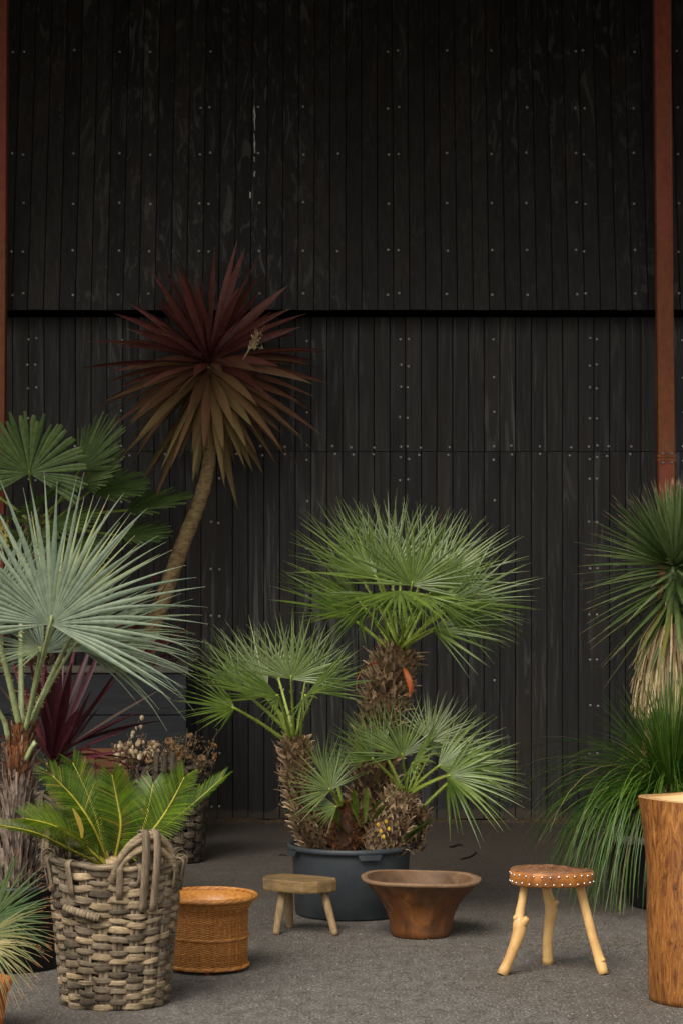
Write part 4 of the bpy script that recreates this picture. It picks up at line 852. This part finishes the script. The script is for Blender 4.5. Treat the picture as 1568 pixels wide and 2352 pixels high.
sh = thing('dried_seedheads', 'bunch of brown dried seedheads and straw flowers in the tall basket', 'dried flowers', (B2X, B2Y, .5))
cup = MB(); cup.lathe((0, 0, 0), [(.003, -.012), (.010, -.008), (.0165, .004), (.0175, .014), (.014, .015), (.009, .004), (.001, .002)], 12, jit=lambda r_, z, a, j: (r_ * (1 + .12 * math.sin(5 * a) * (j > 2)), z)); cupm = cup.mesh('seed_cup', mat=M['dried'])
sf = MB()
for k in range(26):
    a = k * 2.4; rr_ = .006 + .016 * (k / 26); o = V((math.cos(a), math.sin(a), 0)); sf.leaf([o * .003, o * rr_ * .7 + UPZ * .006, o * rr_ + UPZ * lerp(.013, .004, k / 26)], o.cross(UPZ), [.004, .008, .002], rnd=random.random())
sfm = sf.mesh('straw_flower', mat=M['straw_flower'])
for k in range(46):
    x = U(262, 505); y = 1742 - 28 * math.sin((x - 250) / 260 * 3.14) * U(.2, 1.0) - U(-25, 22)
    if x > 430: y = U(1690, 1768)
    e = P(x, y, B2Y + U(-.27, .08)); b = P(lerp(x, 394, .5), 1800, B2Y - .05); m = MB(); pts = bez([b, (b + e) * .5 + V((0, 0, .03)), e], 6); m.tube(pts, .002, 4); st = m.build('stem', M['stem'], sh)
    kind = random.random(); rt_ = (R(U(20, 100)), 0, U(-1, 1))
    if kind < .45: place('seed_cup', cupm, st, e, rt_, (U(.8, 1.6),) * 3)
    elif kind < .7: place('straw_flower', sfm, st, e, rt_, (U(.8, 1.35),) * 3)
    else:
        mm = MB()
        for q in range(60):
            c = e + V((U(-.03, .03), U(-.03, .03), U(-.045, .035))); mm.leaf([c, c + V((U(-.008, .008), U(-.008, .008), U(-.008, .01)))], V((U(-1, 1), U(-1, 1), U(-1, 1))).normalized(), [.008, .004], rnd=random.random())
        mm.build('fluff', M['dried'], st, kind='stuff')
for (x, y, x0) in ((430, 1672, 425), (452, 1680, 440), (500, 1676, 470), (440, 1690, 430)):
    m = MB(); pts = bez([P(x0, 1760, B2Y), P((x + x0) / 2, 1715, B2Y), P(x, y, B2Y)], 6); m.tube(pts, [.002] * 6 + [.0008], 4)
    for q in range(22):
        c = interp(pts, U(.5, 1)); m.leaf([c, c + V((U(-.012, .012), U(-.01, .01), U(-.004, .012)))], V((0, 0, 1)), [.003, .001])
    m.build('stem', M['stem'], sh)

# ------------------------------------------------------------------ brown crate behind
KXl, KXr, KY2 = px2x(188, 14.85), px2x(300, 14.85), 14.85
kt = thing('wooden_crate', 'rusty brown boarded crate standing behind the dried flowers', 'crate', ((KXl + KXr) / 2, KY2, 0)); kz = H - (1718 - CY) / F * KY2
for q in range(5):
    z0, z1 = .004 + q * kz / 5, (q + 1) * kz / 5 - .003; m = MB(); m.box((KXl, KY2, z0), (KXr, KY2 + .02, z1), .003); m.build('board', M['crate'], kt, smooth=False)
    m = MB(); m.box((KXr - .02, KY2 + .0205, z0), (KXr - .0005, KY2 + .26, z1), .003); m.build('board', M['crate'], kt, smooth=False)
    m = MB(); m.box((KXl + .0005, KY2 + .0205, z0), (KXl + .02, KY2 + .26, z1), .003); m.build('board', M['crate'], kt, smooth=False)
for x in (KXl + .045, KXl + .19):
    m = MB(); m.box((x, KY2 - .014, .006), (x + .035, KY2 - .0005, kz - .006), .003); m.build('batten', M['crate'], kt, smooth=False)

# ------------------------------------------------------------------ honey wicker basket
random.seed(51)
HY = 11.02; hx = px2x(478, HY); NS = 54
wk = thing('wicker_basket', 'round honey coloured wicker basket with flared rim on small feet', 'basket', (hx, HY, 0))
def wr(z):
    if z < .255: return .166 + .003 * z / .255
    if z < .315: return lerp(.169, .206, ((z - .255) / .060) ** 1.2)
    return .206
st = MB()
for k in range(NS):
    a = 2 * math.pi * k / NS; o = V((math.cos(a), math.sin(a), 0))
    st.tube([V((hx, HY, 0)) + o * (wr(z) - .001) + UPZ * z for z in (.022, .1, .2, .255, .285, .312)], .0034, 6, rnd=U(.0, .5))
st.build('stakes', M['wicker'], wk, kind='stuff')
wv_ = MB(); z = .030; row = 0
while z < .312:
    if not (.140 < z < .152):
        n = NS * 4; pts = []
        for i in range(n):
            a = 2 * math.pi * i / n; s = math.cos(NS / 2 * a + math.pi * (row % 2)); pts.append(V((hx + (wr(z) + .0038 * s) * math.cos(a), HY + (wr(z) + .0038 * s) * math.sin(a), z + U(-.0004, .0004) + .0008 * math.sin(3 * a + row * .1))))
        rr_ = random.random(); wv_.tube(pts, [.00225] * n, 5, rnd=[min(1, max(0, .25 + .5 * rr_ + U(-.2, .2) + .12 * math.sin(3 * 6.283 * i / n + 1))) for i in range(n)], closed=True, ref=UPZ)
    z += .0049; row += 1
wv_.build('weave', M['wicker'], wk, kind='stuff')
def braid(zc, rc, tr, strands, turns, sr, nm, sqz=1.0):
    m = MB()
    for s in range(strands):
        n = 220; pts = []
        for i in range(n):
            a = 2 * math.pi * i / n; b = turns * a + 2 * math.pi * s / strands; r_ = rc + tr * math.cos(b); pts.append(V((hx + r_ * math.cos(a), HY + r_ * math.sin(a), zc + tr * sqz * math.sin(b))))
        m.tube(pts, [sr] * n, 5, rnd=[min(1, max(0, .5 + .35 * math.sin(s * 1.7) + U(-.1, .1)))] * n, closed=True, ref=UPZ)
    return m.build(nm, M['wicker'], wk)
braid(.314, .205, .0085, 14, 9, .0030, 'rim_braid', 1.0); braid(.146, .172, .0045, 4, 14, .0028, 'middle_band'); braid(.022, .170, .006, 5, 16, .0034, 'foot_band')
m = MB(); m.lathe((hx, HY, 0), [(.001, .02), (.160, .02), (.162, .255), (.196, .312), (.192, .312), (.158, .255), (.156, .026), (.001, .025)], 40); m.build('lining', M['wicker'], wk)
fm = MB(); fm.lathe((0, 0, 0), [(.001, 0), (.010, 0), (.0125, .006), (.012, .018), (.009, .022), (.001, .022)], 14); fme = fm.mesh('foot', mat=M['wicker_foot'])
for a in (-88, -28, 32, 92, 152, 212): place('foot', fme, wk, (hx + .148 * math.cos(R(a)), HY + .148 * math.sin(R(a)), .0005))

# ------------------------------------------------------------------ low wooden stool
random.seed(61)
def slab(name, out, z0, z1, mat, par, rot=0, bev=.006, topm=None, dome=0., sag=lambda x, y: 0, sm=True):
    m = MB(); n = len(out); c = V((sum(p[0] for p in out) / n, sum(p[1] for p in out) / n, 0)); rings = []
    for (k, z) in ((1 - bev * 4, z0), (1, z0 + bev), (1, z1 - bev), (1 - bev * 3, z1), (.6, z1 + dome * .7), (.25, z1 + dome)):
        rings.append([m.add((c.x + (p[0] - c.x) * k, c.y + (p[1] - c.y) * k, z + sag(p[0], p[1]) + U(-.0006, .0006))) for p in out])
    for a, b in zip(rings, rings[1:]):
        for i in range(n): m.f.append((a[i], a[(i + 1) % n], b[(i + 1) % n], b[i]))
    m.f.append(tuple(reversed(rings[0]))); m.f.append(tuple(rings[-1])); return m.build(name, mat, par, fix=True, smooth=sm)
def densify(ps, k=4):
    o = []
    for i in range(len(ps)):
        a, b = V((*ps[i], 0)), V((*ps[(i + 1) % len(ps)], 0)); o += [tuple(a.lerp(b, j / k))[:2] for j in range(k)]
    return o
s1y = 12.0; s1x = px2x(688, s1y)
s1 = thing('milking_stool', 'low worn elm stool with three splayed pegs beside the charcoal pot', 'stool', (s1x, s1y, 0))
zs = H - (2034 - CY) / F * s1y
out = densify([(-.172, -.005), (-.150, .055), (-.085, .115), (.02, .095), (.12, .060), (.168, .030), (.172, -.035), (.148, -.070), (.085, -.125), (.02, -.145), (-.085, -.105), (-.168, -.055)], 3)
out = [(s1x + x, s1y + y) for x, y in out]
slab('seat', out, zs - .018, zs + .038, M['stool_seat'], s1, bev=.007, dome=.001, sag=lambda x, y: -.03 * (x - s1x), sm=False)
def leg(par, nm, pts, rads, mat, n=12, lab=None):
    m = MB(); b = bez(pts, 14); m.tube(b, [interp(rads, i / 14) for i in range(15)], n, rnd=U(.35, .75)); return m.build(nm, mat, par, label=lab)
def onfloor(px, py): Y = H * F / (py - CY); return V((px2x(px, Y), Y, 0))
e = onfloor(634, 2147); leg(s1, 'leg', [P(650, 2046, 11.97), (P(650, 2046, 11.97) + e) / 2, e], [.0195, .019, .0165], M['stool_leg'])
e = onfloor(666, 2131); leg(s1, 'leg', [P(664, 2046, 12.06), (P(664, 2046, 12.06) + e) / 2, e], [.018, .018, .0175], M['stool_leg'])
e = onfloor(770, 2148); leg(s1, 'leg', [P(743, 2046, 11.97), (P(743, 2046, 11.97) + e) / 2, e], [.0185, .0185, .017], M['stool_leg'])
m = MB(); m.box((s1x - .060, s1y - .045, zs + .034), (s1x - .040, s1y - .025, zs + .0455), .002, rnd=.9); m.build('peg_end', M['stool_leg'], s1)

# ------------------------------------------------------------------ carved wooden bowl
random.seed(71)
bwy = 11.9; bwx = px2x(966, bwy)
bw = thing('wooden_bowl', 'tall flared bowl carved from brown wood in front of the charcoal pot', 'bowl', (bwx, bwy, 0))
def bj(r_, z, a, j): return (r_ * (1 + .014 * math.sin(2 * a + 1) + .008 * math.sin(7 * a + z * 30) + .005 * math.sin(13 * a + z * 47) + .012 * noise.noise(V((math.cos(a) * 2.2, math.sin(a) * 2.2, z * 9)))), z * (1 + .025 * math.cos(a + 2.9)) + (.004 * math.sin(3 * a) if z > .2 else 0))
def bk_(r_, z, a, j):
    q, w_ = bj(r_, z, a, j); return (q - (.016 * max(0, math.cos(a)) ** 1.5 if r_ < .256 else 0), w_)
m = MB(); m.lathe((bwx, bwy, 0), [(.001, .001), (.128, .001), (.136, .006), (.139, .03), (.146, .075), (.162, .12), (.188, .165), (.220, .205), (.252, .238), (.270, .254)], 72, jit=bj); m.build('body', M['bowl'], bw, fix=True)
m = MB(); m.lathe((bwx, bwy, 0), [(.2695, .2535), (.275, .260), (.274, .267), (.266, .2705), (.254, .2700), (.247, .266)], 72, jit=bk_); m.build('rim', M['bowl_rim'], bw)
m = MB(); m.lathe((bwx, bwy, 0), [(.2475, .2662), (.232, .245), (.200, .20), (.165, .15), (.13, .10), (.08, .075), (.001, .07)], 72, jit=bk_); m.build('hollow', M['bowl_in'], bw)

# ------------------------------------------------------------------ leather topped stool
random.seed(81)
s2y = 10.97; s2x = px2x(1265, s2y)
s2 = thing('leather_stool', 'three-legged stool with studded tan leather seat and peeled branch legs', 'stool', (s2x, s2y, 0))
z2 = H - (2036 - CY) / F * (s2y - .1); z3 = z2 + .062
ctl = [(.176, -.052), (.172, -.035), (.10, .055), (.03, .115), (-.05, .14), (-.12, .12), (-.165, .065), (-.176, -.005), (-.16, -.07), (-.115, -.12), (-.05, -.148), (.02, -.152), (.09, -.135), (.15, -.092)]
lp = bez([V((x, y, 0)) for x, y in ctl + [ctl[0]]], 84)[:-1]; out = [(s2x + p.x, s2y + p.y) for p in lp]
slab('seat', out, z2, z3 - .004, M['leather'], s2, bev=.006)
top_ = slab('seat_top', [(s2x + (x - s2x) * .985, s2y + (y - s2y) * .985) for x, y in out], z3 - .010, z3, M['leather_top'], s2, bev=.003, dome=.004)
lm = MB(); random.seed(82)
for k in range(110):
    x, y = U(-.15, .15), U(-.13, .12); ok = any(True for _ in (0,)) and (x / .165) ** 2 + (y / .14) ** 2 < .8 and (y < .10 - .75 * max(0, x))
    if ok:
        p = V((s2x + x, s2y + y, z3 + .0035 - .004 * ((x / .17) ** 2 + (y / .15) ** 2))); an = U(-.5, .5) + 1.2; o = V((math.cos(an), math.sin(an), 0)); l = U(.014, .022)
        lm.leaf([p - o * l * .5, p + UPZ * .0016, p + o * l * .5 + UPZ * .003], o.cross(UPZ), [l * .8, l * 1.0, l * .5], fold=.3, rnd=random.random())
lm.build('leather_flaps', M['leather_top'], top_, kind='stuff')
stm = MB(); stm.lathe((0, 0, 0), [(.0052, 0), (.0047, .0022), (.0028, .0038), (.0004, .0044)], 10); stme = stm.mesh('stud', mat=M['stud'])
def along(poly, cnt, ph):
    L = [0.]
    for i in range(len(poly)): a, b = poly[i], poly[(i + 1) % len(poly)]; L.append(L[-1] + math.hypot(b[0] - a[0], b[1] - a[1]))
    for k in range(cnt):
        d_ = ((k + ph) / cnt * L[-1]) % L[-1]; i = max(j for j in range(len(poly)) if L[j] <= d_); a, b = poly[i], poly[(i + 1) % len(poly)]; q = (d_ - L[i]) / max(1e-9, L[i + 1] - L[i])
        yield lerp(a[0], b[0], q), lerp(a[1], b[1], q), b[0] - a[0], b[1] - a[1]
for zz, ph in ((z2 + .013, 0.), (z3 - .017, .5)):
    for (x, y, dx, dy) in along(out, 28, ph + U(-.1, .1)):
        nrm = V((dy, -dx, 0)).normalized()
        if nrm.dot(V((x - s2x, y - s2y, 0))) < 0: nrm = -nrm
        o = place('stud', stme, s2, V((x, y, zz + U(-.002, .002))) + nrm * .0002); o.rotation_euler = nrm.to_track_quat('Z', 'Y').to_euler()
def c6(cx_, cy_): return 1066.3 + .32 * cx_, 1787.5 + .32 * cy_
def path6(ps, Y0, Y1):
    n = len(ps); return [P(*c6(*p), lerp(Y0, Y1, i / (n - 1))) for i, p in enumerate(ps)]
def limb(ps, Y0, Y1, wid, knobs):
    pts = path6(ps, Y0, Y1); pts[-1].z = 0.002; k = .32 / F * Y0 / 2
    lg = leg(s2, 'leg', pts, [w * k * 1.1 for w in wid], M['peeled'], 14)
    for (ax, ay, bx_, by_, w) in knobs:
        tt_ = (ay - ps[0][1]) / (ps[-1][1] - ps[0][1]); Yk = lerp(Y0, Y1, tt_) - .004; a, b = P(*c6(ax, ay), Yk), P(*c6(bx_, by_), Yk - .012); m = MB()
        m.tube(bez([a, (a + b) / 2, b], 6), [w * k * f for f in (.9, 1.0, 1.05, 1.0, .95, .9, .7)], 12, rnd=.5); m.build('knot', M['peeled'], lg)
    return lg
limb([(428, 770), (412, 880), (392, 985), (395, 1050), (385, 1120), (350, 1220), (310, 1320), (268, 1412)], 10.95, 10.87, [52, 54, 62, 92, 84, 70, 66, 76], [(396, 1075, 450, 1000, 54), (372, 1000, 358, 1006, 40)])
limb([(585, 780), (598, 850), (620, 930), (608, 1040), (596, 1150), (594, 1250), (598, 1338)], 11.10, 11.13, [58, 66, 84, 68, 64, 66, 72], [(625, 935, 662, 876, 44)])
limb([(826, 775), (852, 880), (885, 1010), (915, 1130), (948, 1240), (975, 1330), (998, 1412)], 10.97, 10.88, [58, 58, 60, 60, 62, 74, 62], [(975, 1320, 1000, 1295, 36), (978, 1375, 975, 1385, 32)])

# ------------------------------------------------------------------ hollow log vase
random.seed(91)
vy = 10.33; vx = px2x(1602, vy); vs = F / vy
lv = thing('log_vase', 'tall hollowed log vase with polished orange brown grain and pale inside', 'vase', (vx, vy, 0))
zt0 = H - (1838 - CY) / vs
def vrad(z, a):
    q = z / zt0; left = max(0, math.cos(a - math.pi)) ** 2; base = .198 + .008 * math.sin(q * 4) + left * .050 * max(0, (q - .52) / .48) ** 1.6
    return base * (1 + .010 * math.sin(3 * a + 1 + q) + .006 * math.sin(8 * a + 2 * q))
def vtop(a): return zt0 + .012 * math.cos(a - math.pi) ** 3 + .008 * math.sin(2 * a) + .010 * max(0, math.sin(a))
n = 90; m = MB(); rings = []
for j in range(41):
    q = j / 40; rings.append([m.add((vx + (vrad(q * zt0, 2 * math.pi * k / n) + .0025 * noise.noise(V((k * .35, q * 4, 1)))) * math.cos(2 * math.pi * k / n), vy + (vrad(q * zt0, 2 * math.pi * k / n) + .0025 * noise.noise(V((k * .35, q * 4, 1)))) * math.sin(2 * math.pi * k / n), .001 + q * vtop(2 * math.pi * k / n))) for k in range(n)])
for a, b in zip(rings, rings[1:]):
    for k in range(n): m.f.append((a[k], a[(k + 1) % n], b[(k + 1) % n], b[k]))
m.f.append(tuple(reversed(rings[0]))); m.build('bark', M['log'], lv)
def vring(m, k_in, dz): return [m.add((vx + (vrad(zt0, 2 * math.pi * k / n) - k_in) * math.cos(2 * math.pi * k / n), vy + (vrad(zt0, 2 * math.pi * k / n) - k_in) * math.sin(2 * math.pi * k / n), vtop(2 * math.pi * k / n) + dz)) for k in range(n)]
m = MB(); rs = [vring(m, .0, .001), vring(m, .006, .006), vring(m, .016, .004), vring(m, .022, -.003)]
for a, b in zip(rs, rs[1:]):
    for k in range(n): m.f.append((a[k], a[(k + 1) % n], b[(k + 1) % n], b[k]))
m.build('rim', M['log_rim'], lv)
m = MB(); rs = [vring(m, .0215, -.002), vring(m, .030, -.03), vring(m, .055, -.12), vring(m, .065, -.3), vring(m, .07, -.55)]
for a, b in zip(rs, rs[1:]):
    for k in range(n): m.f.append((a[k], a[(k + 1) % n], b[(k + 1) % n], b[k]))
m.f.append(tuple(rs[-1])); m.build('hollow', M['log_in'], lv)

# ------------------------------------------------------------------ litter on the ground
random.seed(101)
def gp_(): 
    py = U(1890, 2350); Y = H * F / (py - CY); return V((px2x(U(380, 1560), Y), Y, 0))
m = MB()
for k in range(520):
    p = gp_(); p.z = .0025; a = random.gauss(0, .5); o = V((math.cos(a), math.sin(a), 0)); l = U(.012, .07); c = o.cross(UPZ) * U(-.006, .006)
    m.leaf([p - o * l / 2, p + c + UPZ * .002, p + o * l / 2], o.cross(UPZ), [.0016, U(.002, .0045), .0014], fold=.4, rnd=random.random(), age=(1 if random.random() < .35 else 0))
for (px, py, cnt, sx, sy) in ((1415, 2172, 60, .12, .10), (1330, 2180, 40, .15, .1), (1180, 2160, 40, .3, .15), (540, 1885, 0, 1, 1)):
    c = onfloor(px, py)
    for k in range(cnt):
        p = c + V((random.gauss(0, sx), random.gauss(0, sy), .003)); a = random.gauss(.1, .8); o = V((math.cos(a), math.sin(a), 0)); l = U(.015, .06)
        m.leaf([p - o * l / 2, p + UPZ * .003, p + o * l / 2], o.cross(UPZ), [.0015, .004, .0015], rnd=random.random(), age=(1 if random.random() < .4 else 0))
m.build('straw_litter', M['straw'], kind='stuff', label='scattered dry straw and leaf bits on the asphalt')
m = MB()
def lump(m, p, r_):
    k = random.random(); ids = [m.add(p + V((r_ * U(.6, 1.3) * math.cos(q * 1.257), r_ * U(.6, 1.3) * math.sin(q * 1.257), -.001)), k) for q in range(5)]; t_ = m.add(p + V((0, 0, r_ * U(.5, 1.0))), k)
    for q in range(5): m.f.append((ids[q], ids[(q + 1) % 5], t_))
for k in range(3200):
    p = gp_(); lump(m, p, U(.0012, .0050) * (.6 if p.y > 12 else 1))
m.build('grit', M['pebble'], kind='stuff', smooth=False, label='loose pale grit over the asphalt')
m = MB()                                             # ridge of soil and bits swept against the wall
nx = 460; ids = []
for i in range(nx + 1):
    x = lerp(-4.5, 4.5, i / nx); h_ = max(.004, .018 + .022 * noise.noise(V((x * 1.7, 0, 0))) + .010 * noise.noise(V((x * 9, 3, 0)))); d_ = .05 + h_ * 3 + .03 * noise.noise(V((x * 4, 7, 0)))
    ids.append([m.add((x, WY - .006, h_), .5), m.add((x + U(-.004, .004), WY - .02 - d_ * .3, h_ * U(.6, .95)), .5), m.add((x + U(-.004, .004), WY - .02 - d_ * .65, h_ * U(.2, .5)), .5), m.add((x, WY - .02 - d_, -.002), .5)])
for i in range(nx):
    for q in range(3): m.f.append((ids[i][q], ids[i][q + 1], ids[i + 1][q + 1], ids[i + 1][q]))
for k in range(1500):
    x = U(-4.4, 4.4); lump(m, V((x, WY - .03 - abs(random.gauss(0, .10)), 0)), U(.003, .010))
m.build('soil_ridge', M['dust'], kind='stuff', smooth=False, label='low ridge of soil swept along the wall foot')
for i, (ps, r_, lb) in enumerate((([(1056, 1976), (1068, 1973), (1080, 1970), (1090, 1962), (1094, 1959)], .006, 'dark crooked twig lying on the asphalt right of the pot'), ([(1030, 1948), (1042, 1946), (1052, 1942), (1063, 1946)], .007, 'short dark clump of twig nearer the wall'), ([(640, 1966), (652, 1965), (660, 1967)], .004, 'tiny dark twig left of the charcoal pot'))):
    pts = [onfloor(x, y) + V((0, 0, r_)) for x, y in ps]; m = MB(); m.tube(bez(pts, 8), [r_ * f for f in (.4, .8, 1.1, .8, 1, .7, 1, .6, .3)], 6)
    o = m.build('twig', M['trunk_core'], origin=pts[0]); setp(o, label=lb, category='twig')
